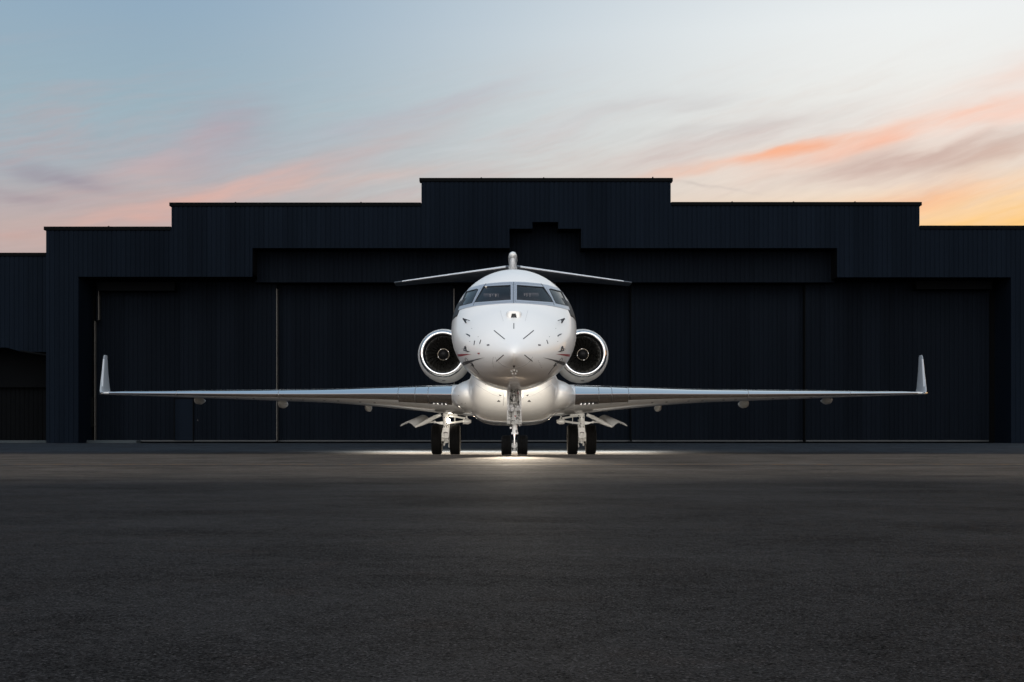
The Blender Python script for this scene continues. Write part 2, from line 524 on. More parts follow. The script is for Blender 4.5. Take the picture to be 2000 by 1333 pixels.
def corrugated(x0, x1, d, top, bot, pitch=.24, depth=.026, cuts=()):
    """sheet of trapezoid ribs, with a fine minor rib in each pan; top, bot: height as function of x"""
    xs = []
    k0 = math.floor(x0 / pitch)
    prof = ((0, 0), (.05, 0), (.075, -.35), (.095, -.35), (.12, 0), (.17, 0), (.185, 1), (.225, 1))
    pts = []
    k = k0
    while k * pitch < x1 + pitch:
        for px_, dy in prof:
            pts.append((k * pitch + px_, dy * depth))
        k += 1
    X = [p[0] for p in pts]; Dp = [p[1] for p in pts]
    allx = [x for x in X if x0 < x < x1] + [x0, x1]
    for c in cuts:
        if x0 < c < x1:
            allx += [c - 1e-4, c + 1e-4]
    allx = sorted(set(allx))
    bm = bmesh.new()
    prev = None
    for x in allx:
        dy = float(np.interp(x, X, Dp))
        e = 0
        a = bm.verts.new((x, d + dy, bot(x))); c = bm.verts.new((x, d + dy, top(x)))
        if prev:
            bm.faces.new((prev[0], a, c, prev[1]))
        prev = (a, c)
    return bm

TOPS = [(90, 444), (335, 397), (823, 349), (1310, 396), (1796, 442), (2042, None)]
BOTS = [(90, None), (153, 541), (493, 485), (995, 447), (1040, 434), (1090, 447), (1135, 485), (1635, 542), (1975, None)]
def step_fn(tab, default):
    def f(x):
        px_ = CX + x * F / DF
        v = tab[0][1]
        for a, c in tab:
            if px_ >= a - 1e-6:
                v = c
        return default if v is None else hz(v)
    return f
top_f = step_fn(TOPS, hz(442)); bot_f = step_fn(BOTS, GZ0 - .3)
cuts = [hx(a) for a, _ in TOPS[1:5]] + [hx(a) for a, _ in BOTS[1:]]
obj('front_wall', corrugated(hx(90), hx(2042), DF, top_f, bot_f, cuts=cuts), M['siding'], hangar, smooth=False)
# body behind the skin: stepped roof blocks
for i in range(5):
    x0, x1 = hx(TOPS[i][0]), hx(TOPS[i + 1][0])
    zt = hz(TOPS[i][1])
    obj('roof_block', bbox(x0 + .01, x1 - .01, DF + 4.2, DF + 46, hz(541) - .2, zt - .12), M['roofing'], hangar, smooth=False)
    obj('roof_block', bbox(x0 + .01, x1 - .01, DF + .05, DF + 4.19, hz(430) if i == 2 else zt - .9, zt - .12), M['roofing'], hangar, smooth=False)
    # coping along the top of each step
    ov = .10
    obj('coping', bbox(x0 - (ov if i <= 2 else -.02), x1 + (ov if i >= 2 else -.02), DF - .07, DF + .4, zt - .16, zt + .02, .015), M['coping'], hangar, smooth=False)
# side walls of the body
obj('side_wall', bbox(hx(90) - .02, hx(90) + .25, DF + .05, DF + 46, GZ0 - .3, hz(444) - .2), M['siding'], hangar, smooth=False)
obj('side_wall', bbox(hx(2042) - .25, hx(2042) + .02, DF + .05, DF + 46, GZ0 - .3, hz(442) - .2), M['siding'], hangar, smooth=False)
obj('rear_wall', bbox(hx(90), hx(2042), DF + 45.6, DF + 46.02, GZ0 - .3, hz(541)), M['siding'], hangar, smooth=False)
# soffits and reveals of the stepped opening (depth 2 m back to the door plane)
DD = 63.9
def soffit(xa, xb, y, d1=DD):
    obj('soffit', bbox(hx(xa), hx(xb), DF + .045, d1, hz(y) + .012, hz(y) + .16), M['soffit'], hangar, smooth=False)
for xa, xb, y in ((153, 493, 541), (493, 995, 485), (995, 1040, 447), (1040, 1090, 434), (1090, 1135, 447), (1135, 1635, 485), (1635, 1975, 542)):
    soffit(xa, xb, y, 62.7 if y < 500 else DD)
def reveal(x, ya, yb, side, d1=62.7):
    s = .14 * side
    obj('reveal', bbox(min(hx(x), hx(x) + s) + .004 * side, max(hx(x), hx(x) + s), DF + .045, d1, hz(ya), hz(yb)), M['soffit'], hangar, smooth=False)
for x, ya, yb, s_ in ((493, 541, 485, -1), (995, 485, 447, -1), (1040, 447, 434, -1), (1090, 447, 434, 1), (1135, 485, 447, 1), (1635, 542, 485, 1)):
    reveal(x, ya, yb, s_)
# jambs of the big opening
obj('jamb', bbox(hx(153) - .9, hx(153) - .002, DF + .045, DD + .4, GZ0 - .3, hz(541)), M['siding'], hangar, smooth=False)
obj('jamb', bbox(hx(1975) + .002, hx(1975) + .9, DF + .045, DD + .4, GZ0 - .3, hz(542)), M['siding'], hangar, smooth=False)
# recessed header above the doors
DH = 62.6
zb = hz(552, DH)
def h_top(x):
    px_ = CX + x * F / DH
    return hz(428, DH) if 985 < px_ < 1145 else hz(478, DH)
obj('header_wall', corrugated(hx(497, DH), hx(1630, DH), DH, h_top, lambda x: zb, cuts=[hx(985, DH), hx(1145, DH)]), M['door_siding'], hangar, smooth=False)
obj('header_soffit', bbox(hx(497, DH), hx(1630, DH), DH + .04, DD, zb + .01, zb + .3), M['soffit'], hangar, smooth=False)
# door track boxes high in the corners
obj('track_box', bbox(hx(196, 63.0), hx(345, 63.0), 62.6, 63.15, hz(570, 63), hz(553, 63)), M['soffit'], hangar, smooth=False)
obj('track_box', bbox(hx(1785, 63.0), hx(1932, 63.0), 62.6, 63.15, hz(567, 63), hz(551, 63)), M['soffit'], hangar, smooth=False)
# sliding doors
ZD0 = hz(862, 63.6)
doors = [(187, 540, 63.35), (540, 886, 63.75), (886, 1233, 64.15), (1233, 1573, 63.75), (1573, 1932, 63.35)]
for i, (xa, xb, d) in enumerate(doors):
    X0, X1 = hx(xa, d), hx(xb, d)
    dz = hz(541, d)
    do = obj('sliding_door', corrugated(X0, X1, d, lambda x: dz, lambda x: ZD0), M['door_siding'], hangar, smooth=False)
    tag(do, ['leftmost sliding door, behind the left winglet', 'second sliding door from the left', 'middle sliding door behind the fuselage', 'second sliding door from the right', 'rightmost sliding door, behind the right winglet'][i])
    obj('door_core', bbox(X0 + .01, X1 - .01, d + .05, d + .33, ZD0, dz), M['soffit'], do, smooth=False)
    obj('bottom_rail', bbox(X0 + .02, X1 - .02, d - .03, d + .3, ZD0 - .03, ZD0 + .05, .01), M['rail'], do, smooth=False)
    if i in (0, 1):        # pale steel edge of the leading stile, caught light put into the colour
        obj('edge_trim', bbox(X1 - .004, X1 + .035, d - .015, d + .36, ZD0, hz(564, d), .004), M['trim'], do, smooth=False)
    elif i > 2:
        obj('edge_trim', bbox(X0 - .035, X0 + .004, d - .015, d + .36, ZD0, hz(560, d), .004), M['coping'], do, smooth=False)  # black on the right doors, unlit edges put into the colour
# pale stile at the left end of the doors, gleam put into the colour
obj('edge_trim', bbox(hx(185.6, 63.3), hx(187.6, 63.3), 63.18, 63.5, hz(862, 63.3), hz(628, 63.3), .004), M['trim'], hangar, smooth=False)
obj('edge_trim', bbox(hx(194, 63.3), hx(196, 63.3), 63.1, 63.3, hz(628, 63.3), hz(569, 63.3), .004), M['trim'], hangar, smooth=False)
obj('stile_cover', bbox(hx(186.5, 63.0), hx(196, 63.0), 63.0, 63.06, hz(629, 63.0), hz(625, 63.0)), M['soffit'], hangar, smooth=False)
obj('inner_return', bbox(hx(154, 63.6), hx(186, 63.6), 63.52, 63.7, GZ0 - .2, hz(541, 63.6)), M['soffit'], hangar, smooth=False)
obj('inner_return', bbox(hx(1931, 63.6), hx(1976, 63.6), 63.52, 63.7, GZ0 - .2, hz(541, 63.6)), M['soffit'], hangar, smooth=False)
# personnel door in the leftmost leaf
pd = obj('personnel_door', bbox(hx(342, 63.3), hx(377, 63.3), 63.26, 63.33, hz(861, 63.3), hz(779, 63.3), .006), M['siding'], hangar, smooth=False)
fb = bmesh.new()
for a in ((340.5, 342, 861, 777.5), (377, 378.5, 861, 777.5), (340.5, 378.5, 779, 777.5)):
    box(fb, hx(a[0], 63.3), hx(a[1], 63.3), 63.22, 63.34, hz(a[2], 63.3), hz(a[3], 63.3))
obj('door_frame', fb, M['coping'], pd, smooth=False)
hb = bmesh.new(); tube(hb, [W(386, 820, 63.26), W(386, 822.5, 63.26)], .03)
obj('handle', hb, M['dark_metal'], pd)
obj('threshold', bbox(hx(341, 63.3), hx(378, 63.3), 63.15, 63.3, hz(862.5, 63.3), hz(861, 63.3)), M['rail'], pd, smooth=False)
# low concrete plinth at the left door pocket
obj('plinth', bbox(hx(160, 62.9), hx(270, 62.9), 62.6, 63.3, GZ0 - .3, hz(860.3, 62.9), .02), M['plinth'], hangar, smooth=False)
# call box on the jamb
obj('call_box', bbox(hx(166, 62.6), hx(174, 62.6), 63.2, 63.5, hz(835, 62.6), hz(775, 62.6), .02), M['coping'], hangar, smooth=False)
# small brackets on the parapet
for x, y in ((1062, 348), (1275, 347), (705, 396), (1430, 395), (1550, 395), (1670, 395), (212, 443), (460, 396), (940, 348)):
    obj('parapet_stud', bbox(hx(x) - .03, hx(x) + .03, DF - .02, DF + .06, hz(y) - .04, hz(y) + .03), M['coping'], hangar, smooth=False)

# annex at the left
DA = 62.3
annex = bpy.data.objects.new('annex_building', None)
COL.objects.link(annex)
annex.location = (hx(-180, DA), DA, GZ0)
tag(annex, 'lower dark annex at the left end of the hangar with a black recess below', 'building')
def a_bot(x):
    px_ = CX + x * F / DA
    return hz(float(np.interp(px_, [-700, 12, 40, 90], [679, 679, 687, 688])), DA)
ax0, ax1 = hx(-700, DA), hx(90, DF) - .03
obj('upper_wall', corrugated(ax0, ax1, DA, lambda x: hz(495, DA), a_bot), M['siding'], annex, smooth=False)
obj('coping', bbox(ax0, ax1, DA - .07, DA + .4, hz(495, DA) - .15, hz(495, DA) + .02, .015), M['coping'], annex, smooth=False)
obj('roof_block', bbox(ax0, ax1, DA + .05, DA + 40, hz(676, DA), hz(495, DA) - .1), M['roofing'], annex, smooth=False)
obj('dark_lintel', bbox(ax0, ax1, DA + 1.6, DA + 1.75, hz(757, DA + 1.6), hz(670, DA + 1.6)), M['soffit'], annex, smooth=False)
obj('lower_wall', corrugated(ax0, ax1, DA + 1.9, lambda x: hz(700, DA), lambda x: GZ0), M['soffit'], annex, smooth=False)
obj('lower_core', bbox(ax0, ax1, DA + 1.97, DA + 38, GZ0 - .3, hz(676, DA) - .02), M['soffit'], annex, smooth=False)
obj('plinth', bbox(ax0, ax1, DA + 1.3, DA + 1.85, GZ0 - .3, hz(860.5, DA + 1.3), .02), M['plinth'], annex, smooth=False)
bm = bmesh.new()
tube(bm, [W(40, 686, DA - .05), W(92, 694, DA - .05)], .05, 6)
obj('sloping_rail', bm, M['coping'], annex, smooth=False)

# ------------------------------------------------------------------ the aircraft
X0 = .040                     # centreline
DN = 21.9                     # nose tip
jet = bpy.data.objects.new('business_jet', None)
COL.objects.link(jet)
jet.location = (X0, 38.3, gz(38.3))
tag(jet, 'white twin-engine business jet parked nose-on with its wings and winglets spread', 'aircraft')

def pz(t): return max(0.0, t - 4.8) * .012
T = [0, .04, .15, .35, .6, 1.0, 1.5, 2.0, 2.5, 3.0, 3.5, 4.0, 4.8, 6, 19, 22, 25, 29.4]
f_top = pchip(T, [1.95, 2.02, 2.105, 2.215, 2.355, 2.59, 2.85, 3.095, 3.40, 3.68, 3.89, 4.03, 4.12, 4.14, 4.14, 4.13, 4.06, 3.86])
TB = [0, .04, .15, .35, .6, 1.0, 1.5, 2.0, 2.5, 3.0, 3.6, 4.2, 4.8, 6, 9, 12, 19, 22, 25, 29.4]
f_bot = pchip(TB, [1.95, 1.885, 1.815, 1.735, 1.66, 1.575, 1.51, 1.468, 1.445, 1.435, 1.435, 1.455, 1.49, 1.575, 1.75, 1.80, 1.70, 1.85, 2.35, 3.55])
f_hw = pchip(T, [.0, .065, .155, .295, .465, .71, .945, 1.10, 1.205, 1.265, 1.305, 1.33, 1.345, 1.345, 1.345, 1.25, .95, .14])
f_zc = pchip(T, [1.95, 1.955, 1.965, 1.985, 2.02, 2.10, 2.20, 2.31, 2.43, 2.55, 2.65, 2.73, 2.79, 2.80, 2.80, 2.95, 3.15, 3.7])
f_exu = pchip([0, 1.2, 2.2, 3.2, 5, 30], [2.0, 1.9, 1.86, 1.95, 2.0, 2.0])
def fus_pt(t, th):
    """th = 0 at the right side, 90 deg at the crown"""
    c, s_ = math.cos(th), math.sin(th)
    zc, hw = f_zc(t), f_hw(t)
    ex = f_exu(t) if s_ > 0 else 2.0
    rz = (f_top(t) - zc) if s_ > 0 else (zc - f_bot(t))
    cx = math.copysign(abs(c) ** (2 / ex), c); sz = math.copysign(abs(s_) ** (2 / ex), s_)
    return Vector((X0 + hw * cx, DN + t, zc + rz * sz + pz(t)))

PANES = {
    'l_main': [(944, 560.5), (997.4, 557.6), (997.6, 586.6), (926.9, 591.8), (930, 586)],
    'r_main': [(1009.4, 557.6), (1062, 561.5), (1076, 583), (1080.2, 591.5), (1009.2, 586.7)],
    'l_side': [(910.5, 570.3), (932, 565.0), (934.8, 566.5), (922.5, 593), (898, 599.2)],
    'r_side': [(1071.6, 566.0), (1075, 564.6), (1097, 570.0), (1110, 599.2), (1084.7, 593.6)],
}
def to_px(p):
    return CX + p.x * F / p.y, HY - (p.z - CZ) * F / p.y

ts = [0.0005, .01, .03, .06, .1, .15] + list(np.arange(.2, 1.5, .05)) + list(np.arange(1.5, 4.4, .02)) + list(np.arange(4.4, 6, .1)) + list(np.arange(6, 19, .5)) + list(np.arange(19, 29.41, .4))
NTH = 384
rings = [[fus_pt(float(t_), 2 * math.pi * k / NTH) for k in range(NTH)] for t_ in ts]
bm = bmesh.new()
vs = [[bm.verts.new(p) for p in r] for r in rings]
for a, c in zip(vs, vs[1:]):
    for i in range(NTH):
        bm.faces.new((a[i], c[i], c[(i + 1) % NTH], a[(i + 1) % NTH]))
bm.faces.new(vs[0]); bm.faces.new(vs[-1][::-1])
fix(bm)
bm.normal_update()
SKIN = BVHTree.FromBMesh(bm)            # outer skin before the cockpit is hollowed out
pushed = set()
for r in vs:
    if not (1.4 < r[0].co.y - DN < 4.4):
        continue
    for v in r:
        if v.co.z < 2.6:
            continue
        x, y = to_px(v.co)
        for k, poly in PANES.items():
            cxm = sum(p[0] for p in poly) / len(poly); cym = sum(p[1] for p in poly) / len(poly)
            big = [(cxm + (a - cxm) * 1.02, cym + (b_ - cym) * 1.05) for a, b_ in poly]
            if in_poly(x, y, big):
                pushed.add(v)
for v in pushed:
    v.co.y += .55
    v.co.x = X0 + (v.co.x - X0) * .93
    v.co.z -= .03
for f in bm.faces:
    if any(v in pushed for v in f.verts):
        f.material_index = 1
fuselage = obj('fuselage', bm, [M['white'], M['cockpit']], jet)

CAM = Vector((0, 0, CZ))
def cast(x, y, bvh=None):
    d = Vector(((x - CX) / F, 1, (HY - y) / F)).normalized()
    hit = (bvh or SKIN).ray_cast(CAM, d)
    return hit[0], hit[1]

def densify(poly, step):
    out = []
    for (a, b_), (c, d) in zip(poly, poly[1:] + poly[:1]):
        n = max(1, int(math.hypot(c - a, d - b_) / step))
        out += [(a + (c - a) * i / n, b_ + (d - b_) * i / n) for i in range(n)]
    return out

def skin_patch(poly, holes=(), lift=.004, thick=.012, step=2.5, bvh=None, single=False):
    """a patch lying on a curved skin, with its own thickness"""
    pts = []; edges = []
    loops = [densify(poly, step)] + [densify(h, step) for h in holes]
    for lp in loops:
        o = len(pts)
        pts += lp
        edges += [(o + i, o + (i + 1) % len(lp)) for i in range(len(lp))]
    x0, x1 = min(p[0] for p in poly), max(p[0] for p in poly)
    y0, y1 = min(p[1] for p in poly), max(p[1] for p in poly)
    gx = x0 + step * .5
    while gx < x1:
        gy = y0 + step * .5
        while gy < y1:
            if in_poly(gx, gy, poly) and not any(in_poly(gx, gy, h) for h in holes):
                pts.append((gx, gy))
            gy += step
        gx += step
    v2, e2, f2, _, _, _ = delaunay_2d_cdt([Vector(p) for p in pts], edges, [], 0, 1e-4)
    bm = bmesh.new()
    vv = []
    for p in v2:
        h, n = cast(p.x, p.y, bvh)
        vv.append((bm.verts.new(h + n * lift), bm.verts.new(h + n * (lift - thick))) if h else None)
    cnt = {}
    for f in f2:
        c = sum((v2[i] for i in f), Vector((0, 0))) / len(f)
        if not in_poly(c.x, c.y, poly) or any(in_poly(c.x, c.y, h) for h in holes):
            continue
        if any(vv[i] is None for i in f):
            continue
        try:
            bm.faces.new([vv[i][0] for i in f])
            if not single:
                bm.faces.new([vv[i][1] for i in f][::-1])
        except ValueError:
            continue
        for a, b_ in zip(f, tuple(f[1:]) + (f[0],)):
            k = (min(a, b_), max(a, b_))
            cnt[k] = cnt.get(k, 0) + 1
    for (a, b_), n in cnt.items():
        if n == 1 and not single:
            bm.faces.new((vv[a][0], vv[b_][0], vv[b_][1], vv[a][1]))
    for v in [v for v in bm.verts if not v.link_faces]:
        bm.verts.remove(v)
    fix(bm)
    if single and sum(f.normal.y for f in bm.faces) > 0:
        bmesh.ops.reverse_faces(bm, faces=bm.faces)
    return bm

def skin_line(a, b_, width=1.4, lift=.004, **kw):
    d = Vector((b_[0] - a[0], b_[1] - a[1])).normalized()
    n = Vector((-d.y, d.x)) * width / 2
    return skin_patch([(a[0] + n.x, a[1] + n.y), (b_[0] + n.x, b_[1] + n.y), (b_[0] - n.x, b_[1] - n.y), (a[0] - n.x, a[1] - n.y)], lift=lift, step=3, **kw)

# windshield frame and panes
def smooth_line(pts, n=14):
    f = pchip([p[0] for p in pts], [p[1] for p in pts])
    return [(x, f(x)) for x in np.linspace(pts[0][0], pts[-1][0], n)]
topl = smooth_line([(911.0, 566.5), (930, 559.5), (960, 554.0), (1003.5, 551.2), (1047, 554.0), (1077, 559.5), (1096.5, 566.5)])
botl = smooth_line([(895.2, 606.5), (920, 600.0), (950, 596.0), (1003.5, 593.2), (1057, 596.0), (1087, 600.0), (1112.5, 606.5)])
outer = topl + botl[::-1]
frame = obj('windshield_frame', skin_patch(outer, list(PANES.values()), .009, .03, 2.2), M['frame'], jet)
glass = {}
for k, poly in PANES.items():
    g_ = obj('windshield_pane' if 'main' in k else 'side_pane', skin_patch(poly, (), .002, .006, 2.5, single=True), M['glass'], jet)
    gb = bmesh.new()
    # black seal round each pane
    cxm = sum(p[0] for p in poly) / len(poly); cym = sum(p[1] for p in poly) / len(poly)
    inner = [(cxm + (a - cxm) * (1 - 1.3 / max(abs(a - cxm), 6)), cym + (b_ - cym) * (1 - 1.3 / max(abs(b_ - cym), 6))) for a, b_ in poly]
    gb.free()
    obj('seal', skin_patch(poly, [inner], .0115, .012, 2.5), M['black'], g_)
    glass[k] = g_
obj('centre_post', skin_line((1003.4, 552.2), (1003.4, 592.8), 1.1, .012), M['line_black'], frame)
for a, b_ in (((945, 560.5), (950, 554.8)), ((1061, 560.5), (1056, 554.8)), ((927, 592), (925, 597.5)), ((1080, 592), (1082, 597.5))):
    obj('frame_joint', skin_line(a, b_, .7, .0115), M['line_black'], frame)
# rows of fasteners in the frame
rb = bmesh.new()
def rivets(a, b_, n):
    for i in range(n):
        x = a[0] + (b_[0] - a[0]) * i / (n - 1); y = a[1] + (b_[1] - a[1]) * i / (n - 1)
        h, nn = cast(x, y)
        if h:
            mtx = Matrix.Translation(h + nn * .011) @ nn.to_track_quat('Z', 'Y').to_matrix().to_4x4()
            bmesh.ops.create_cone(rb, cap_ends=True, segments=6, radius1=.0055, radius2=.004, depth=.006, matrix=mtx)
for xx in (1000.4, 1006.4):
    rivets((xx, 556), (xx, 590), 22)
rivets((946, 557.2), (999, 554.2), 30); rivets((1008, 554.2), (1060, 557.2), 30)
rivets((929, 594.6), (1000, 590.4), 36); rivets((1007, 590.4), (1079, 594.6), 36)
rivets((939, 564), (925.5, 592), 18); rivets((1067, 564), (1081.5, 592), 18)
fr_r = obj('fastener', rb, M['dark_metal'], frame); fr_r['kind'] = 'stuff'
# things seen through the glass: visors, displays, seat backs
def behind(x0, x1, y0, y1, back, depth=.03):
    h, n = cast((x0 + x1) / 2, (y0 + y1) / 2)
    d = h.y + back
    a, c = W(x0, y1, d), W(x1, y0, d)
    return bbox(a.x, c.x, d, d + depth, a.z, c.z, .004)
for x0, x1, y0, y1, mt, nm in (
    (947, 996, 559.6, 561.6, 'cream', 'sun_visor'), (946, 957, 562.0, 565.2, 'cream', 'sun_visor'),
    (1011, 1052, 559.6, 561.2, 'cream', 'sun_visor'), (1048, 1059, 561.6, 565.0, 'cream', 'sun_visor'),
):
    obj(nm, behind(x0, x1, y0, y1, .16), M[mt], jet)
for x0, x1, y0, y1 in ((944, 975, 573.5, 581.5), (1022, 1052, 572.5, 581.0)):
    fbm = behind(x0, x1, y0, y1, .40)
    ip = obj('overhead_panel', fbm, M['dark_metal'], jet)
    for k in range(6):
        xx = x0 + 1.5 + k * (x1 - x0 - 4) / 5
        obj('switch_row', behind(xx, xx + (.9 if k % 2 else 2.2), y0 + 1.2, y1 - (1 if k % 3 else 3), .38, .012), M['cream'] if k % 3 == 1 else M['seam'], ip)
# dark rear side windows wrapping round the cockpit
for sgn in (-1, 1):
    bmw = bmesh.new()
    grid = []
    for i in range(15):
        u = i / 14
        row = []
        for j in range(9):
            v_ = j / 8
            t_ = 2.86 + 1.0 * u + .30 * v_
            zlo = 2.93 - .02 * u; zhi = 3.33 - .10 * u * u
            z = zlo + (zhi - zlo) * v_
            th = math.asin(max(0.0, min(1.0, (z - f_zc(t_) - pz(t_)) / (f_top(t_) - f_zc(t_)))))
            p = fus_pt(t_, th)
            p.x = X0 + sgn * (p.x - X0)
            nx = Vector((sgn * math.cos(th), -.15, math.sin(th))).normalized()
            row.append(bmw.verts.new(p + nx * .006))
        grid.append(row)
    for a, c in zip(grid, grid[1:]):
        for j in range(8):
            bmw.faces.new((a[j], a[j + 1], c[j + 1], c[j]))
    fix(bmw)
    o = obj('rear_cockpit_window', bmw, M['black'], jet)
    sm = o.modifiers.new('thickness', 'SOLIDIFY'); sm.thickness = .012

# lightning strips on the radome
for a, b_ in (((965, 646), (985.8, 663)), ((1042.3, 646), (1022, 662.6)), ((1003.6, 632), (1003.6, 642.6)), ((969.3, 706), (984, 693.6)), ((1024.2, 693.6), (1039.8, 706))):
    obj('lightning_strip', skin_line(a, b_, 1.5, .005, thick=.008), M['line_black'], jet)
obj('lightning_strip', skin_patch([(1001.6, 714.3), (1006, 714.3), (1005, 718), (1002.6, 718)], (), .005, .008), M['line_black'], jet)
# radome joint: a fine seam ring
ring = []
for k in range(41):
    th = R(-158 + k * 136 / 40)
    ring.append((1003.5 + 40 * math.cos(th), 684 - 36 * math.sin(th)))
for a, b_ in zip(ring, ring[1:]):
    pass
seam_poly = ring + [(1003.5 + (p[0] - 1003.5) * .985, 684 + (p[1] - 684) * .985) for p in ring[::-1]]
obj('radome_seam', skin_patch(seam_poly, (), .0025, .006, 4), M['seam'], jet)
for pts in ([(964, 697), (962, 705), (964, 718)], [(977, 607), (983, 628)], [(1031, 607), (1025.5, 628)]):
    for a, b_ in zip(pts, pts[1:]):
        obj('panel_seam', skin_line(a, b_, .45, .0022, thick=.005), M['seam'], jet)
# livery: red spear and charcoal swoosh each side
for sgn in (-1, 1):
    mx_ = lambda x: 1003.5 + sgn * (1003.5 - x) * -1 if sgn > 0 else x
    def mirror(poly): return [((2007 - x) if sgn > 0 else x, y) for x, y in poly]
    obj('red_stripe', skin_patch(mirror([(893.6, 692.2), (905, 692.0), (921, 692.0), (907, 694.8), (894.8, 697.4)]), (), .003, .006), M['red'], jet)
    obj('charcoal_stripe', skin_patch(mirror([(946.5, 698.8), (928, 704.5), (909.5, 713.0), (905.0, 707.0), (918, 704.3)]), (), .003, .006), M['charcoal'], jet)
    obj('charcoal_stripe', skin_patch(mirror([(904.6, 707.2), (909.0, 713.4), (905.5, 714.8), (902.6, 710)]), (), .003, .006), M['charcoal'], jet)
    # thin oval service-panel outline
    ov = [(909.5, 705), (908.2, 701), (909.5, 699.2), (913, 703), (922, 714), (931, 724), (936, 731.5)]
    for a, b_ in zip(ov, ov[1:]):
        obj('panel_seam', skin_line(*mirror([a, b_]), .5, .0042, thick=.006), M['dark_metal'], jet)
    obj('access_latch', skin_patch(mirror([(920.4, 709.8), (922, 709.0), (926, 715.6), (924.8, 716.2)]), (), .006, .008, 1.5), M['line_black'], jet)
    obj('access_latch', skin_patch(mirror([(918.8, 714.8), (923.6, 712.2), (924.0, 712.9), (919.2, 715.5)]), (), .007, .008, 1.5), M['line_black'], jet)
    # small sensors and vents
    for a, b_, wd in (((926, 674.6), (927.4, 666), .9), ((937, 672.2), (939.4, 664.4), .9), ((951.3, 674.8), (956, 674.2), 2.2)):
        if sgn > 0 and a[0] < 930:
            continue
        obj('sensor_plate', skin_line(*mirror([a, b_]), wd, .008, thick=.01), M['dark_metal'], jet)
    for x, y in ((917.6, 667.5), (934, 658.2), (921.5, 642)):
        obj('static_port', skin_line(*mirror([(x - .5, y), (x + .5, y)]), 1.0, .003, thick=.006), M['dark_metal'], jet)
    # pitot probes: a swept mast with a forward tube
    def probe(base, mast_px, tip_px, nm, fw):
        (bp_, ) = mirror([base]); (mp, ) = mirror([mast_px]); (tp, ) = mirror([tip_px])
        h, n = cast(*bp_)
        pb = bmesh.new()
        m_ = W(mp[0], mp[1], h.y - .02)
        m_ = h + (m_ - h).normalized() * min((m_ - h).length, .12) + n * .055
        t2 = W(tp[0], tp[1], h.y - fw)
        tube(pb, [h - n * .02, h + n * .015, m_], [.02, .014, .010], 8)
        tube(pb, [m_ + Vector((0, .05, 0)), m_, t2], [.008, .010, .006], 8)
        return obj(nm, fix(pb), M['dark_metal'], jet)
    probe((910.3, 631.0), (908.2, 626.0), (917.5, 626.8), 'pitot_probe', .14)
    probe((909.4, 677.5), (911.2, 685), (917.0, 687.2), 'pitot_probe', .14)
    obj('pitot_mast', skin_patch(mirror([(903.6, 624.6), (911.6, 624.2), (911.0, 626.2), (910.4, 629.4), (909.5, 632.2), (907.9, 629.2), (908.4, 627.0)]), (), .008, .014, 2), M['dark_metal'], jet)
    obj('pitot_mast', skin_patch(mirror([(901.8, 682.5), (907.5, 680.6), (908.5, 676.6), (910.6, 678), (911.8, 685.0), (917.6, 687.0), (913, 687.8), (910.0, 684.4), (909.2, 681.6)]), (), .008, .014, 2), M['dark_metal'], jet)
    obj('angle_vane', skin_patch(mirror([(909.6, 652.2), (914.2, 653.0), (918.0, 655.4), (917.6, 658.6), (916.0, 656.6), (912, 654.6)]), (), .008, .014, 2), M['dark_metal'], jet)
obj('red_mark', skin_patch([(932, 690.0), (937, 689.4), (937.2, 690.2), (935.6, 693.0), (934.2, 691.2), (932.2, 691)], (), .003, .006, 1.5), M['red'], jet)
for k in range(5):
    obj('fastener', skin_line((1051 + k * 1.6, 705 + k * 3.2), (1051.6 + k * 1.6, 705.6 + k * 3.2), .7, .003, thick=.006), M['line_black'], jet)

# camera housing in front of the windshield
h, n = cast(1003.5, 618)
hb = bmesh.new()
wd, hg = .136, .098
rings = []
for k, (s_, dy) in enumerate(((1.10, .12), (1.06, .02), (1.0, -.03), (.92, -.065), (.74, -.085))):
    rg = []
    for j in range(28):
        th = 2 * math.pi * j / 28
        c, q = math.cos(th), math.sin(th)
        ex = 2 / 3.4
        rg.append(Vector((h.x + wd * s_ * math.copysign(abs(c) ** ex, c), h.y + .03 + dy, h.z + .015 + hg * s_ * math.copysign(abs(q) ** ex, q))))
    rings.append(rg)
hous = obj('vision_camera_housing', loft(rings), M['white'], jet)
yb = h.y - .058
ob = bmesh.new()
pv = [(-.036, .028), (.036, .028), (.064, -.080), (-.064, -.080)]
f1 = [ob.verts.new((h.x + a, yb - .008 - (0.0 if c > 0 else .0), h.z + .015 + c)) for a, c in pv]
f0 = [ob.verts.new((h.x + a, yb + .09, h.z + .015 + c)) for a, c in pv]
ob.faces.new(f1); ob.faces.new(f0[::-1])
for i in range(4):
    ob.faces.new((f1[i], f1[(i + 1) % 4], f0[(i + 1) % 4], f0[i]))
obj('camera_opening', fix(ob), M['black'], hous, smooth=False)
lb = bmesh.new()
lathe(lb, [(-.008, .0005), (-.007, .012), (-.003, .020), (0, .022)], (h.x, yb - .006, h.z - .022), 'y', 20)
obj('camera_lens', fix(lb), M['dark_metal'], hous)

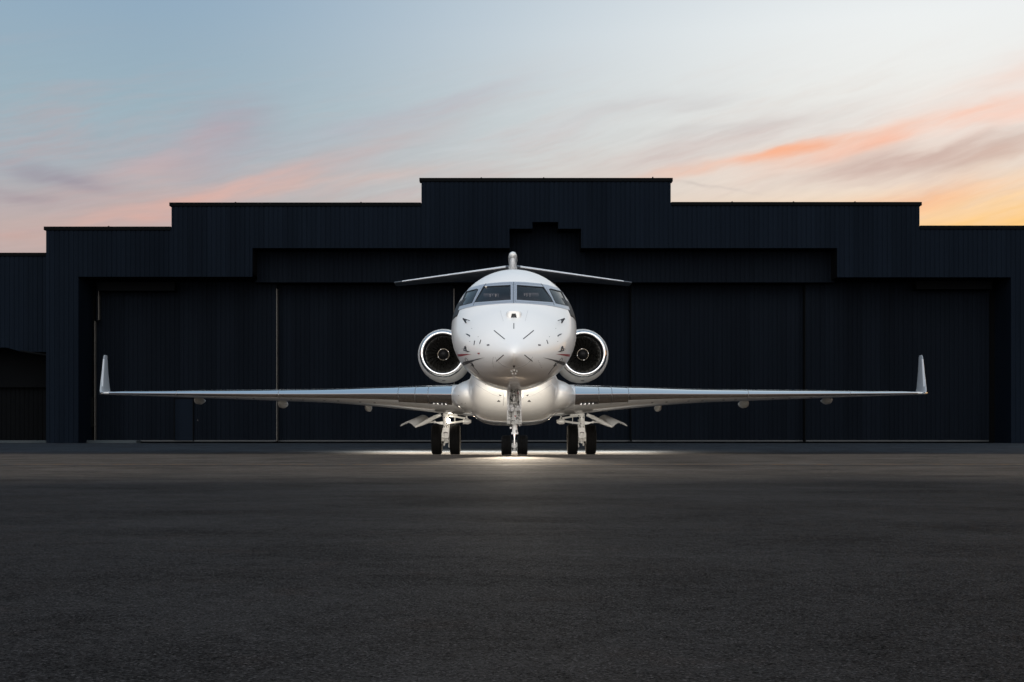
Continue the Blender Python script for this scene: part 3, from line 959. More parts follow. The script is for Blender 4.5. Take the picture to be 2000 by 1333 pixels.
# ------------------------------------------------------------------ belly fairing
def superell(c, hw, hh, ex, n=72):
    out = []
    for k in range(n):
        th = 2 * math.pi * k / n
        a, q = math.cos(th), math.sin(th)
        out.append(Vector((c[0] + hw * math.copysign(abs(a) ** (2 / ex), a), c[1], c[2] + hh * math.copysign(abs(q) ** (2 / ex), q))))
    return out
secs = [(28.9, .20, 2.2, 1.66), (29.1, .60, 2.2, 1.58), (29.5, .88, 2.25, 1.47), (30.1, 1.04, 2.3, 1.33), (31.0, 1.14, 2.3, 1.16), (32.2, 1.20, 2.3, 1.01), (33.4, 1.23, 2.3, .925), (34.6, 1.25, 2.3, .90),
        (36.0, 1.26, 2.3, .895), (38.5, 1.26, 2.3, .90), (41, 1.2, 2.3, 1.05), (43.5, .9, 2.4, 1.5), (45, .4, 2.6, 2.2)]
fh = [pchip([s_[0] for s_ in secs], [s_[i] for s_ in secs]) for i in (1, 2, 3)]
rings = [superell((X0, d, (fh[1](d) + fh[2](d)) / 2), fh[0](d), (fh[1](d) - fh[2](d)) / 2, 3.4) for d in np.linspace(28.9, 45, 70)]
fb = loft(rings)
lobe = [(30.6, .04), (30.8, .17), (31.1, .265), (31.6, .36), (32.3, .425), (33.1, .45), (34.5, .45), (37, .42), (39.5, .34), (41.5, .08)]
fl = pchip([a for a, _ in lobe], [b_ for _, b_ in lobe])
for sgn in (-1, 1):
    rr = []
    for d in np.linspace(30.6, 41.5, 50):
        rr.append(superell((X0 + sgn * 1.00, d, 1.62), fl(d) * 1.50, fl(d) * .98, 2.0, 36))
    l2 = loft(rr)
    me_ = bpy.data.meshes.new('tmp'); l2.to_mesh(me_); l2.free(); fb.from_mesh(me_); bpy.data.meshes.remove(me_)
# fuselage core is merged in so that the blend between the two is rounded
rr = [[Vector((X0 + (p.x - X0) * .985, p.y, 2.8 + (p.z - 2.8) * .985)) for p in (fus_pt(d - DN, 2 * math.pi * k / 72) for k in range(72))] for d in np.linspace(28.5, 44, 44)]
l2 = loft(rr); me_ = bpy.data.meshes.new('tmp'); l2.to_mesh(me_); l2.free(); fb.from_mesh(me_); bpy.data.meshes.remove(me_)
fairing = obj('belly_fairing', fb, M['white'], jet)
rm = fairing.modifiers.new('blend', 'REMESH'); rm.mode = 'VOXEL'; rm.voxel_size = .045; rm.use_smooth_shade = True
smm = fairing.modifiers.new('smooth', 'SMOOTH'); smm.factor = .5; smm.iterations = 24
bpy.context.view_layer.update()
dg = bpy.context.evaluated_depsgraph_get()
ev = fairing.evaluated_get(dg)
em = bpy.data.meshes.new_from_object(ev)
fairing.modifiers.clear()
old = fairing.data
em.materials.clear(); em.materials.append(M['white'])
for p in em.polygons:
    p.use_smooth = True
fairing.data = em
bpy.data.meshes.remove(old)
em.name = 'belly_fairing'
fbm = bmesh.new(); fbm.from_mesh(em)
bmesh.ops.translate(fbm, verts=fbm.verts, vec=Vector(jet.location))
FAIR = BVHTree.FromBMesh(fbm); fbm.free()
for poly in ([(974.5, 770.6), (979.6, 773), (976, 774)], [(1032.5, 770.6), (1027.6, 773), (1031, 774)], [(974.2, 781.4), (977.4, 785), (970.6, 785)], [(1033.4, 781.4), (1037.2, 785), (1030, 785)]):
    obj('vent_inlet', skin_patch(poly, (), .004, .008, 1.5, FAIR), M['black'], fairing)
seam_pts = [(930, 751), (945, 761), (960, 769.5), (975, 775.5), (988, 778.5)]
for a, b_ in zip(seam_pts, seam_pts[1:]):
    for flip in (0, 1):
        aa, bb = ((2007 - a[0], a[1]), (2007 - b_[0], b_[1])) if flip else (a, b_)
        obj('panel_seam', skin_line(aa, bb, .5, .003, thick=.006, bvh=FAIR), M['seam'], fairing)
for x, y in ((896, 773), (902, 789), (908.6, 788), (1051, 828 - 6), (948, 751)):
    obj('drain_hole', skin_line((x - .6, y), (x + .7, y + .2), 1.0, .003, thick=.006, bvh=FAIR), M['dark_metal'], fairing)
for flip in (0, 1):
    a, b_ = (985.8, 766.5), (984.8, 790)
    if flip:
        a, b_ = (1020.6, 769), (1020.2, 777)
    bm = bmesh.new()
    h1, n1 = cast(*a, FAIR); h2, n2 = cast(*b_, FAIR)
    if h1 and h2:
        tube(bm, [h1 + n1 * .01, h1 + n1 * .06 + Vector((0, 0, -.02)), h2 + n2 * .05], [.02, .016, .012], 8)
        obj('blade_antenna', bm, M['gear_white'], fairing)

# ------------------------------------------------------------------ wings
def airfoil(tc, n=26):
    """upper from the trailing edge to the nose, lower back again: (x, z)"""
    xs = [.5 * (1 - math.cos(math.pi * i / n)) for i in range(n + 1)]
    yt = lambda x: 5 * tc * (.2969 * math.sqrt(x) - .1260 * x - .3516 * x ** 2 + .2843 * x ** 3 - .1036 * x ** 4)
    cam_ = lambda x: .012 * (x ** 2) * (1 - x) * 4
    return xs, yt, cam_
ws = [.8, 1.6, 2.6, 3.8, 5.2, 7.6, 10.1, 12.15, 13.55, 13.95]
w_le = pchip(ws, [32.45, 33.0, 33.66, 34.45, 35.38, 36.9, 38.55, 39.87, 40.85, 41.25])
w_te = pchip(ws, [39.5, 39.45, 39.35, 39.25, 39.3, 40.05, 40.95, 41.65, 42.15, 42.3])
w_z = pchip(ws, [1.53, 1.575, 1.625, 1.685, 1.745, 1.83, 1.92, 1.99, 2.04, 2.05])
w_tc = pchip(ws, [.128, .126, .122, .118, .112, .108, .104, .10, .10, .10])
w_in = pchip(ws, [3.2, 3.1, 3.0, 2.6, 1.6, .5, -.2, -.6, -.8, -.8])
def wing_pt(X, xc, up, extra=0.0):
    le, te = w_le(X), w_te(X)
    c = te - le
    _, yt, cm = airfoil(w_tc(X))
    a = R(w_in(X))
    z = cm(xc) * 1.0 + (yt(xc) if up else -yt(xc) * .95)
    dz = 1e-4
    nx, nz = 0.0, 1.0 if up else -1.0
    if extra:
        x1 = min(1, xc + .002); x0_ = max(0, xc - .002)
        s1 = yt(x1) - yt(x0_); ddx = x1 - x0_
        nx, nz = -s1 / math.hypot(s1, ddx), ddx / math.hypot(s1, ddx)
        if xc < .0005: nx, nz = -1.0, 0.0
        if not up: nz = -nz
    px_ = xc * c + extra * nx; pz_ = z * c + extra * nz
    piv = .25 * c
    yy_ = (px_ - piv) * math.cos(a) + pz_ * math.sin(a) + piv
    zz_ = -(px_ - piv) * math.sin(a) + pz_ * math.cos(a)
    return Vector((X, le + yy_, w_z(X) + zz_))
def mirrorv(p, sgn): return Vector((X0 + sgn * p.x, p.y, p.z))
SLATS = [(1.68, 2.35, .10, .17), (2.36, 2.73, .10, .17), (2.74, 3.23, .10, .17), (3.24, 7.06, .105, .10), (7.075, 10.8, .11, .085), (10.815, 13.6, .12, .08)]
wings = {}
for sgn in (-1, 1):
    n = 26
    xs, _, _ = airfoil(.1, n)
    rings = []
    spans = list(np.linspace(.8, 13.93, 60))
    for X in spans:
        up = [mirrorv(wing_pt(X, x, True), sgn) for x in xs[::-1]]
        lo = [mirrorv(wing_pt(X, x, False), sgn) for x in xs[1:-1]]
        rings.append(up + lo)
    bm = loft(rings)
    wing = obj('wing', bm, M['wing_skin'], jet)
    tag(wing, 'left wing in the photo' if sgn < 0 else 'right wing in the photo')
    wings[sgn] = wing
    for xa, xb, su, sl in SLATS:
        sb = bmesh.new()
        prof = [(su, None)] + [(x, True) for x in (su, su * .75, su * .5, su * .32, su * .2, su * .12, su * .06, su * .025, su * .008)] + [(0.0, True)] + \
               [(x, False) for x in (sl * .008, sl * .025, sl * .06, sl * .12, sl * .22, sl * .36, sl * .55, sl * .78, sl)] + [(sl, -1)]
        g_ = []
        Xl = list(np.linspace(xa + .003, xb - .003, 4 + int((xb - xa) * 4)))
        for X, ex_ in [(Xl[0], -.004)] + [(q_, .007) for q_ in Xl] + [(Xl[-1], -.004)]:
            g_.append([sb.verts.new(mirrorv(wing_pt(X, x, u_ in (True, None), ex_ if u_ is True or u_ is False else -.004), sgn)) for x, u_ in prof])
        for a, c in zip(g_, g_[1:]):
            for i in range(len(prof) - 1):
                sb.faces.new((a[i], a[i + 1], c[i + 1], c[i]))
        for fc in sb.faces:
            pass
        fix(sb)
        if sum((f.normal.y for f in sb.faces)) > 0:
            bmesh.ops.reverse_faces(sb, faces=sb.faces)
        low = set()
        nlow = sum(1 for x, u_ in prof if u_ in (False, -1) and u_ is not None and x >= sl * .30 and u_ is not True)
        for row in g_:
            low |= set(row[-nlow:])
        for fc in sb.faces:
            if all(v in low for v in fc.verts):
                fc.material_index = 1
        so = obj('leading_edge_panel' if xb < 3.3 else 'slat', sb, [M['chrome'], M['wing_skin']], wing)
    # dark joints between the leading-edge pieces
    for xj in (2.355, 2.735, 3.235, 7.068, 10.808):
        sb = bmesh.new()
        prev = None
        pf = [(x, True) for x in (.10, .07, .045, .025, .012, .004)] + [(0.0, True)] + [(x, False) for x in (.004, .012, .03, .06, .08)]
        for x, u_ in pf:
            a = sb.verts.new(mirrorv(wing_pt(xj - .0045, x, u_, .0085), sgn)); c = sb.verts.new(mirrorv(wing_pt(xj + .0045, x, u_, .0085), sgn))
            if prev:
                sb.faces.new((prev[0], prev[1], c, a))
            prev = (a, c)
        so = obj('slat_joint', fix(sb), M['dark_metal'], wing)
    # slat track brackets on the underside
    for X in (4.0, 4.45, 5.15, 5.6, 6.3, 6.7, 8.0, 8.6, 9.4):
        p = mirrorv(wing_pt(X, .105, False), sgn)
        obj('track_bracket', bbox(p.x - .03, p.x + .03, p.y - .02, p.y + .12, p.z - .02, p.z + .02, .005), M['dark_metal'], wing)
    # aileron and flap gaps under the trailing edge
    for Xa, Xb, xc in ((1.9, 5.1, .80), (5.2, 9.6, .74), (9.7, 13.3, .74)):
        sb = bmesh.new(); prev = None
        for X in np.linspace(Xa, Xb, 14):
            a = sb.verts.new(mirrorv(wing_pt(X, xc, False, .002), sgn)); c = sb.verts.new(mirrorv(wing_pt(X, xc + .008, False, .002), sgn))
            if prev: sb.faces.new((prev[0], prev[1], c, a))
            prev = (a, c)
        so = obj('flap_gap', fix(sb), M['dark_metal'], wing)
    # landing lamp cluster let into the inner leading edge
    lam = bmesh.new()
    prof = []
    q0 = [(x, wing_pt(1.78, x, False)) for x in (.045, .085)]
    sb = bmesh.new()
    c4 = [wing_pt(1.80, .040, False, .010), wing_pt(2.28, .040, False, .010), wing_pt(2.34, .062, False, .010), wing_pt(1.86, .066, False, .010)]
    vv = [sb.verts.new(mirrorv(p, sgn)) for p in c4]
    sb.faces.new(vv); fix(sb)
    if sb.faces[:][0].normal.y > 0: bmesh.ops.reverse_faces(sb, faces=sb.faces)
    bay = obj('lamp_bay', sb, M['dark_metal'], wing, smooth=False)
    md = bay.modifiers.new('thickness', 'SOLIDIFY'); md.thickness = .015
    lam.free()
    for k in range(4):
        X = 1.86 + k * .115
        p = mirrorv(wing_pt(X, .052, False, .016), sgn)
        lb = bmesh.new()
        lathe(lb, [(.004, .001), (.004, .012), (.0, .022), (-.008, .027), (.02, .028)], p, 'y', 16)
        obj('landing_lamp', fix(lb), M['lens'], bay)
    # winglet
    wb_r = []
    for v_, X, le, te, z in ((0, 13.850, 41.0, 42.28, 2.03), (.02, 13.940, 41.08, 42.28, 2.07), (.06, 13.985, 41.18, 42.26, 2.14), (.15, 14.015, 41.30, 42.26, 2.27), (.3, 14.050, 41.47, 42.31, 2.47), (.6, 14.125, 41.82, 42.43, 2.88), (.95, 14.210, 42.22, 42.61, 3.37), (1.0, 14.220, 42.32, 42.62, 3.42)):
        c = te - le
        tcw = .09
        _, yt, _ = airfoil(tcw)
        pts = [Vector((X - yt(x) * c, le + x * c, z)) for x in xs[::-1]] + [Vector((X + yt(x) * c, le + x * c, z)) for x in xs[1:-1]]
        wb_r.append([mirrorv(p, sgn) for p in pts])
    wl = obj('winglet', loft(wb_r), M['winglet'], wing)
    # polished leading edge of the winglet
    sb = bmesh.new(); g_ = []
    for X, le, te, z in ((14.018, 41.32, 42.26, 2.28), (14.050, 41.47, 42.31, 2.47), (14.125, 41.82, 42.43, 2.88), (14.195, 42.13, 42.575, 3.27)):
        c = te - le; _, yt, _ = airfoil(.09)
        row = [(X - yt(.16) * c - .004, le + .16 * c), (X - yt(.05) * c - .005, le + .05 * c), (X, le - .006), (X + yt(.05) * c + .005, le + .05 * c), (X + yt(.16) * c + .004, le + .16 * c)]
        g_.append([sb.verts.new(mirrorv(Vector((a, b_, z)), sgn)) for a, b_ in row])
    for a, c in zip(g_, g_[1:]):
        for i in range(4):
            sb.faces.new((a[i], a[i + 1], c[i + 1], c[i]))
    fix(sb)
    so = obj('winglet_leading_edge', sb, M['tail_edge'], wing)
    lb = bmesh.new()
    tube(lb, [mirrorv(Vector((13.87, 41.02, 2.035)), sgn), mirrorv(Vector((13.99, 41.2, 2.05)), sgn), mirrorv(Vector((14.0, 42.1, 2.06)), sgn)], [.035, .05, .02], 12)
    obj('tip_lamp', lb, M['chrome'], wing)
    # flap track pods
    for X, d0, r_, ln in ((4.66, 38.6, .105, 1.4), (7.52, 39.0, .122, 1.6), (10.45, 39.9, .11, 1.4)):
        rr = []
        for k in range(15):
            u = k / 14
            rad = r_ * min(1.0, (u / .22) ** .5 if u > 0 else 0, ((1 - u) / .45) ** .6)
            rad = max(rad, .02)
            zz = w_z(X) - w_tc(X) * (w_te(X) - w_le(X)) * .30 - .075 - .02 * math.sin(math.pi * u)
            rr.append([mirrorv(Vector((X + rad * .85 * math.cos(2 * math.pi * j / 20), d0 + u * ln, zz + rad * (1.25 if math.sin(2 * math.pi * j / 20) > 0 else 1.15) * math.sin(2 * math.pi * j / 20))), sgn) for j in range(20)])
        obj('flap_track_pod', loft(rr), M['pod'], wing)

# ------------------------------------------------------------------ engines
blade_mesh = None
for sgn in (-1, 1):
    ec = Vector((X0 + sgn * 2.395, 41.3, CZ + (869 - 690.5) * 41.3 / F))
    bm = bmesh.new()
    lathe(bm, [(.21, .800), (.42, .858), (.8, .902), (1.4, .93), (2.0, .92), (2.9, .86), (3.9, .70), (4.5, .57), (4.5, .50), (3.6, .5), (.9, .60), (.44, .64), (.22, .70)], ec, 'y', 72, True)
    nac = obj('engine_nacelle', fix(bm), M['white'], jet)
    tag(nac, 'left engine in the photo' if sgn < 0 else 'right engine in the photo')
    bm = bmesh.new()
    lathe(bm, [(.215, .804), (.15, .795), (.09, .780), (.04, .758), (.012, .738), (0, .705), (.006, .685), (.022, .668), (.04, .660), (.06, .66), (.14, .70), (.215, .78)], ec, 'y', 96, True)
    obj('inlet_lip', fix(bm), M['chrome'], nac)
    bm = bmesh.new()
    lathe(bm, [(.038, .6605), (.08, .650), (.14, .640), (.3, .628), (.55, .628), (.85, .630), (.85, .645), (.3, .65), (.1, .672)], ec, 'y', 72, True)
    obj('inlet_duct', fix(bm), M['duct'], nac)
    bm = bmesh.new()
    lathe(bm, [(.52, .6285), (.535, .622), (.55, .6285)], ec, 'y', 72)
    for f in [f for f in bm.faces if len(f.verts) > 4]:
        bm.faces.remove(f)
    obj('rub_strip', bm, M['brass'], nac)
    # fan disc behind the blades
    bm = bmesh.new()
    lathe(bm, [(.80, .63), (.80, .02)], ec, 'y', 48)
    obj('fan_casing', fix(bm), M['spinner'], nac)
    # spinner
    bm = bmesh.new()
    lathe(bm, [(.34, .004), (.352, .05), (.39, .105), (.45, .155), (.52, .19)], ec, 'y', 40)
    obj('spinner', fix(bm), M['spinner'], nac)
    bm = bmesh.new()
    lathe(bm, [(.515, .190), (.516, .196), (.53, .203), (.60, .207), (.60, .17)], ec, 'y', 48, True)
    obj('hub_ring', fix(bm), M['brass'], nac)
    for k in range(4):
        th = k * math.pi / 2 + (.5 if sgn < 0 else .2)
        bm = bmesh.new()
        p = ec + Vector((.194 * math.cos(th), .505, .194 * math.sin(th)))
        lathe(bm, [(-.01, .001), (-.006, .012), (.01, .016)], p, 'y', 10)
        obj('hub_bolt', fix(bm), M['chrome'], nac)
    # fan blades, sharing one mesh
    if blade_mesh is None:
        bm = bmesh.new()
        g_ = []
        for i in range(9):
            u = i / 8
            r_ = .20 + (.622 - .20) * u
            sweep = -.30 * u ** 1.6 + .10 * u      # angular sweep
            ch = .16 + .05 * u
            pit = R(28 + 34 * u)
            row = []
            for j in range(4):
                v_ = j / 3 - .5
                along = v_ * ch * math.cos(pit) ; tang = v_ * ch * math.sin(pit)
                a = sweep + tang / r_
                row.append(bm.verts.new((r_ * math.sin(a), .62 + along + .03 * math.sin(math.pi * (v_ + .5)), r_ * math.cos(a))))
            g_.append(row)
        for a, c in zip(g_, g_[1:]):
            for j in range(3):
                bm.faces.new((a[j], a[j + 1], c[j + 1], c[j]))
        for f in bm.faces: f.smooth = True
        fix(bm)
        blade_mesh = bpy.data.meshes.new('fan_blade'); bm.to_mesh(blade_mesh); bm.free()
        blade_mesh.materials.append(M['fan'])
    for k in range(24):
        bo = bpy.data.objects.new('fan_blade', blade_mesh)
        COL.objects.link(bo)
        bo.parent = nac
        bo.location = ec - Vector(jet.location)
        bo.rotation_euler = (0, 2 * math.pi * k / 24, 0)
    # pylon
    ring = []
    for x in (1.15, 1.62):
        pts = []
        for u, hh in ((0, .03), (.06, .10), (.25, .16), (.6, .16), (1, .03)):
            pts.append((41.9 + u * 3.2, hh))
        prof = [Vector((X0 + sgn * x, a, ec.z - .05 + hgt)) for a, hgt in pts] + [Vector((X0 + sgn * x, a, ec.z - .05 - hgt)) for a, hgt in pts[::-1]]
        ring.append(prof)
    obj('pylon', loft(ring), M['white'], nac)
    # small drain on the lower cowl
    bm = bmesh.new()
    p = ec + Vector((0, .75, -.885))
    bmesh.ops.create_uvsphere(bm, u_segments=14, v_segments=8, radius=.075, matrix=Matrix.Translation(p) @ Matrix.Diagonal((1, 1.6, .3, 1)))
    obj('cowl_drain', bm, M['dark_metal'], nac)

# ------------------------------------------------------------------ tail
xs, yt, _ = airfoil(.11, 16)
rr = []
for z, le, te, th in ((3.9, 42.6, 50.4, .06), (5.0, 44.6, 50.5, .07), (6.0, 46.0, 50.55, .078), (7.0, 47.1, 50.6, .086), (7.55, 47.5, 50.6, .09)):
    c = te - le
    _, yf, _ = airfoil(th)
    rr.append([Vector((X0 - yf(x) * c, le + x * c, z)) for x in xs[::-1]] + [Vector((X0 + yf(x) * c, le + x * c, z)) for x in xs[1:-1]])
fin = obj('tail_fin', loft(rr), M['wing_skin'], jet)
bm = bmesh.new()
lathe(bm, [(0, .005), (.03, .06), (.10, .105), (.25, .145), (.6, .172), (1.5, .178), (2.6, .16), (3.8, .03)], (X0 - .01, 46.6, W(0, 499.5, 46.9).z), 'y', 32)
bul = obj('tail_bullet', fix(bm), M['wing_skin'], jet)
bm = bmesh.new()
lathe(bm, [(-.02, .001), (-.012, .02), (.02, .028)], (X0 - .01, 47.06, W(0, 506.5, 47).z), 'y', 14)
obj('beacon_lamp', fix(bm), M['dark_metal'], bul)
rr = []
f_front = [(7.02, .20, 46.9), (7.2, .165, 46.75), (7.4, .14, 46.7), (7.52, .12, 46.75)]
for z, hw, d in f_front:
    rr.append([Vector((X0 - .01 + hw * math.cos(a), d + .55 - .55 * math.sin(a) if math.sin(a) > 0 else d + .55 - 1.6 * math.sin(a), z)) for a in [2 * math.pi * k / 28 for k in range(28)]])
obj('fin_fillet', loft(rr), M['grey_paint'], fin)
for sgn in (-1, 1):
    rr = []
    for u in np.linspace(0, 1, 14):
        X = .05 + 4.83 * u
        le = 47.5 + 2.5 * u
        te = 50.5 + .72 * u
        c = te - le
        z = 7.27 - .30 * u
        _, yf, _ = airfoil(.08)
        rr.append([mirrorv(Vector((X, le + x * c, z + yf(x) * c)), sgn) for x in xs[::-1]] + [mirrorv(Vector((X, le + x * c, z - yf(x) * c)), sgn) for x in xs[1:-1]])
    tp = obj('tailplane', loft(rr), M['tail_skin'], jet)
    sb = bmesh.new(); g_ = []
    for u in np.linspace(.05, .93, 14):
        X = .05 + 4.83 * u; le = 47.5 + 2.5 * u; te = 50.5 + .72 * u; c = te - le; z = 7.27 - .30 * u
        _, yf, _ = airfoil(.08)
        row = [(le + .08 * c, z + yf(.08) * c + .005), (le + .03 * c, z + yf(.03) * c + .005), (le + .008 * c, z + yf(.008) * c + .004), (le - .005, z), (le + .003 * c, z - yf(.003) * c - .004)]
        g_.append([sb.verts.new(mirrorv(Vector((X, a, b_)), sgn)) for a, b_ in row])
    for a, c in zip(g_, g_[1:]):
        for i in range(4):
            sb.faces.new((a[i], a[i + 1], c[i + 1], c[i]))
    fix(sb)
    obj('tailplane_leading_edge', sb, M['tail_edge'], tp)

# ------------------------------------------------------------------ landing gear
def tyre_prof(wd, R_, grooves):
    """half-torus-like tread with circumferential grooves"""
    hw = wd / 2
    pts = [(-hw * .55, R_ * .56), (-hw * .86, R_ * .62), (-hw, R_ * .76), (-hw * .96, R_ * .88), (-hw * .82, R_ * .955), (-hw * .62, R_ * .99)]
    for g_ in grooves:
        gx = g_ * hw
        pts += [(gx - .006, R_ * (1.0 - .006 * abs(g_))), (gx - .004, R_ - .016), (gx + .004, R_ - .016), (gx + .006, R_ * (1.0 - .006 * abs(g_)))]
    pts += [(hw * .62, R_ * .99), (hw * .82, R_ * .955), (hw * .96, R_ * .88), (hw, R_ * .76), (hw * .86, R_ * .62), (hw * .55, R_ * .56)]
    return pts
def wheel(center, wd, R_, parent, out):
    bm = bmesh.new()
    lathe(bm, tyre_prof(wd, R_, (-.45, -.15, .15, .45)), center, 'x', 64, True)
    obj('tyre', fix(bm), M['rubber'], parent)
    bm = bmesh.new()
    hw = wd / 2
    lathe(bm, [(-hw * .60, R_ * .57), (-hw * .80, R_ * .55), (-hw * .55, R_ * .48), (-hw * .35, R_ * .30), (-hw * .7, R_ * .16), (-hw * .75, .02), (hw * .75, .02), (hw * .7, R_ * .16), (hw * .35, R_ * .30), (hw * .55, R_ * .48), (hw * .80, R_ * .55), (hw * .60, R_ * .57)], center, 'x', 40)
    obj('rim', fix(bm), M['gear_white'], parent)
    bm = bmesh.new()
    for k in range(9):
        th = 2 * math.pi * k / 9
        for s_ in (-1, 1):
            c = Vector(center) + Vector((s_ * hw * .50, R_ * .38 * math.cos(th), R_ * .38 * math.sin(th)))
            tube(bm, [c - Vector((.03 * s_, 0, 0)), c + Vector((.03 * s_, 0, 0))], .018, 6)
    obj('wheel_bolt', bm, M['steel'], parent)

DG = 38.3
for sgn in (-1, 1):
    def G(x, y, d=DG):
        p = W(x if sgn < 0 else 2007 - x, y, d)
        return p
    so_ = bmesh.new()
    tube(so_, [G(870.4, 809), G(870.4, 812.5), G(870.4, 836), G(870.4, 838)], [.095, .083, .083, .10], 24)
    gear = obj('main_gear', so_, M['gear_white'], jet)
    tag(gear, 'left main landing gear in the photo' if sgn < 0 else 'right main landing gear in the photo')
    zc = gz(DG) + .4825
    for x in (853.5, 889.0):
        wc = G(x, 860); wc.z = zc
        wheel(wc, .325, .4825, gear, sgn)
    # lower fork block with flange and round trunnion
    bm = bmesh.new()
    pts = [(864.6, 835.5), (877.4, 835.5), (878.6, 843), (878.4, 853), (876, 856), (860.5, 855), (859.8, 848.5), (863, 846), (864.2, 841)]
    fr_ = [bm.verts.new(G(x, y, DG - .13)) for x, y in pts]; bk = [bm.verts.new(G(x, y, DG + .13)) for x, y in pts]
    bm.faces.new(fr_); bm.faces.new(bk[::-1])
    for i in range(len(pts)):
        j = (i + 1) % len(pts)
        bm.faces.new((fr_[i], fr_[j], bk[j], bk[i]))
    fix(bm)
    bmesh.ops.bevel(bm, geom=bm.edges[:], offset=.014, segments=2, affect='EDGES')
    obj('axle_block', bm, M['gear_white'], gear)
    bm = bmesh.new()
    c = G(870.4, 849.9, DG - .13)
    lathe(bm, [(-.012, .055), (-.030, .058), (-.030, .074), (.01, .078), (.01, .05)], c, 'y', 28, True)
    lathe(bm, [(-.022, .001), (-.020, .045), (-.004, .056)], c, 'y', 24)
    obj('trunnion_cap', fix(bm), M['steel'], gear)
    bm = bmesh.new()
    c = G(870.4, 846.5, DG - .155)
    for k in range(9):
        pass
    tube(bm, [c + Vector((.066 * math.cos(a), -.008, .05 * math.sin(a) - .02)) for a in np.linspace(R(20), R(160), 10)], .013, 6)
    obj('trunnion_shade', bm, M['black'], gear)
    # axle
    bm = bmesh.new()
    p = G(853.5, 860); q = G(889, 860); p.z = q.z = zc
    tube(bm, [p, q], .055, 14)
    obj('axle', bm, M['steel'], gear)
    # collars and bolts on the strut
    bm = bmesh.new()
    for y0, y1, r_ in ((813, 815.5, .094), (823, 825, .090), (828.5, 831.5, .094), (833.6, 834.6, .088)):
        tube(bm, [G(870.4, y0), G(870.4, y1)], r_, 24)
    obj('collar', bm, M['steel'], gear)
    bm = bmesh.new()
    for x, y in ((868, 816), (873.5, 816), (872.6, 827.8), (867.8, 834.2), (872.8, 834.2), (874.2, 831)):
        p = G(x, y, DG - .085)
        tube(bm, [p, p + Vector((0, -.03, 0))], .018, 8)
    obj('strut_bolt', bm, M['dark_metal'], gear)
    # trunnion fittings at the wing
    bm = bmesh.new()
    for x0, x1, y0, y1, dd in ((866, 879, 807, 811.5, 0), (868, 886, 808.5, 810.5, -.1), (879, 894, 808.6, 812.4, .12)):
        a, c = G(x0, y1, DG + dd), G(x1, y0, DG + dd)
        box(bm, min(a.x, c.x), max(a.x, c.x), DG + dd - .12, DG + dd + .2, min(a.z, c.z), max(a.z, c.z))
    bmesh.ops.bevel(bm, geom=bm.edges[:], offset=.012, segments=2, affect='EDGES')
    obj('trunnion_fitting', fix(bm), M['gear_white'], gear)
    # outboard bracket and link to the door
    bm = bmesh.new()
    pts = [(865.6, 823.5), (865.6, 830.2), (857, 828.5), (848.6, 825.6), (848.6, 824.2), (856, 824.6)]
    fr_ = [bm.verts.new(G(x, y, DG - .05)) for x, y in pts]; bk = [bm.verts.new(G(x, y, DG + .05)) for x, y in pts]
    bm.faces.new(fr_); bm.faces.new(bk[::-1])
    for i in range(len(pts)):
        j = (i + 1) % len(pts)
        bm.faces.new((fr_[i], fr_[j], bk[j], bk[i]))
    fix(bm); bmesh.ops.bevel(bm, geom=bm.edges[:], offset=.01, segments=2, affect='EDGES')
    obj('door_bracket', bm, M['gear_white'], gear)
    bm = bmesh.new()
    tube(bm, [G(849, 824.8), G(842, 825.2), G(834, 826)], [.03, .022, .022], 10)
    bmesh.ops.create_uvsphere(bm, u_segments=12, v_segments=8, radius=.045, matrix=Matrix.Translation(G(848.8, 824.8)))
    bmesh.ops.create_uvsphere(bm, u_segments=12, v_segments=8, radius=.035, matrix=Matrix.Translation(G(834.5, 825.8)))
    obj('door_link', fix(bm), M['steel'], gear)
    # side stay with its hydraulic block
    bm = bmesh.new()
    tube(bm, [G(875, 827.6, DG - .02), G(890, 825.6, DG - .02), G(905, 823.2, DG - .02)], [.035, .033, .033], 12)
    obj('side_stay', bm, M['steel'], gear)
    bm = bmesh.new()
    tube(bm, [G(904, 823.6, DG - .02), G(905.5, 823.6, DG - .02), G(914, 824, DG - .02), G(917.5, 823, DG - .02), G(918.6, 821, DG)], [.06, .085, .09, .07, .03], 14)
    obj('stay_actuator', bm, M['gear_white'], gear)
    bm = bmesh.new()
    tube(bm, [G(878, 812.6), G(890, 814), G(900, 816), G(909, 817.2)], .03, 8)
    tube(bm, [G(888.6, 815), G(888.6, 829)], .010, 6)
    tube(bm, [G(876.4, 815), G(877.3, 813), G(880, 812.6)], .012, 6)
    tube(bm, [G(877.4, 829), G(877.6, 835), G(876.6, 840)], .022, 8)
    tube(bm, [G(911, 813), G(912.4, 818), G(916, 822)], .03, 8)
    obj('hydraulic_line', bm, M['steel'], gear)
    # torque link and brake fittings under the block
    bm = bmesh.new()
    tube(bm, [G(868, 855, DG - .1), G(870.6, 862, DG - .16), G(874, 856, DG - .1)], .022, 8)
    tube(bm, [G(870.6, 857, DG - .15), G(870.6, 866, DG - .12)], .03, 8)
    tube(bm, [G(867, 864, DG - .1), G(875, 864, DG - .1)], .02, 8)
    obj('torque_link', bm, M['steel'], gear)
    bm = bmesh.new()
    for x, y in ((877, 863.5), (877, 871.5), (867.6, 868.5)):
        p = G(x, y, DG - .1)
        bmesh.ops.create_uvsphere(bm, u_segments=12, v_segments=8, radius=.05, matrix=Matrix.Translation(p) @ Matrix.Diagonal((.55, .8, 1, 1)))
    tube(bm, [G(877, 855), G(877.4, 875)], .012, 6)
    obj('brake_fitting', fix(bm), M['gear_white'], gear)
    # lamp on the leg
    bm = bmesh.new()
    p = G(877.0, 821.6, DG - .05)
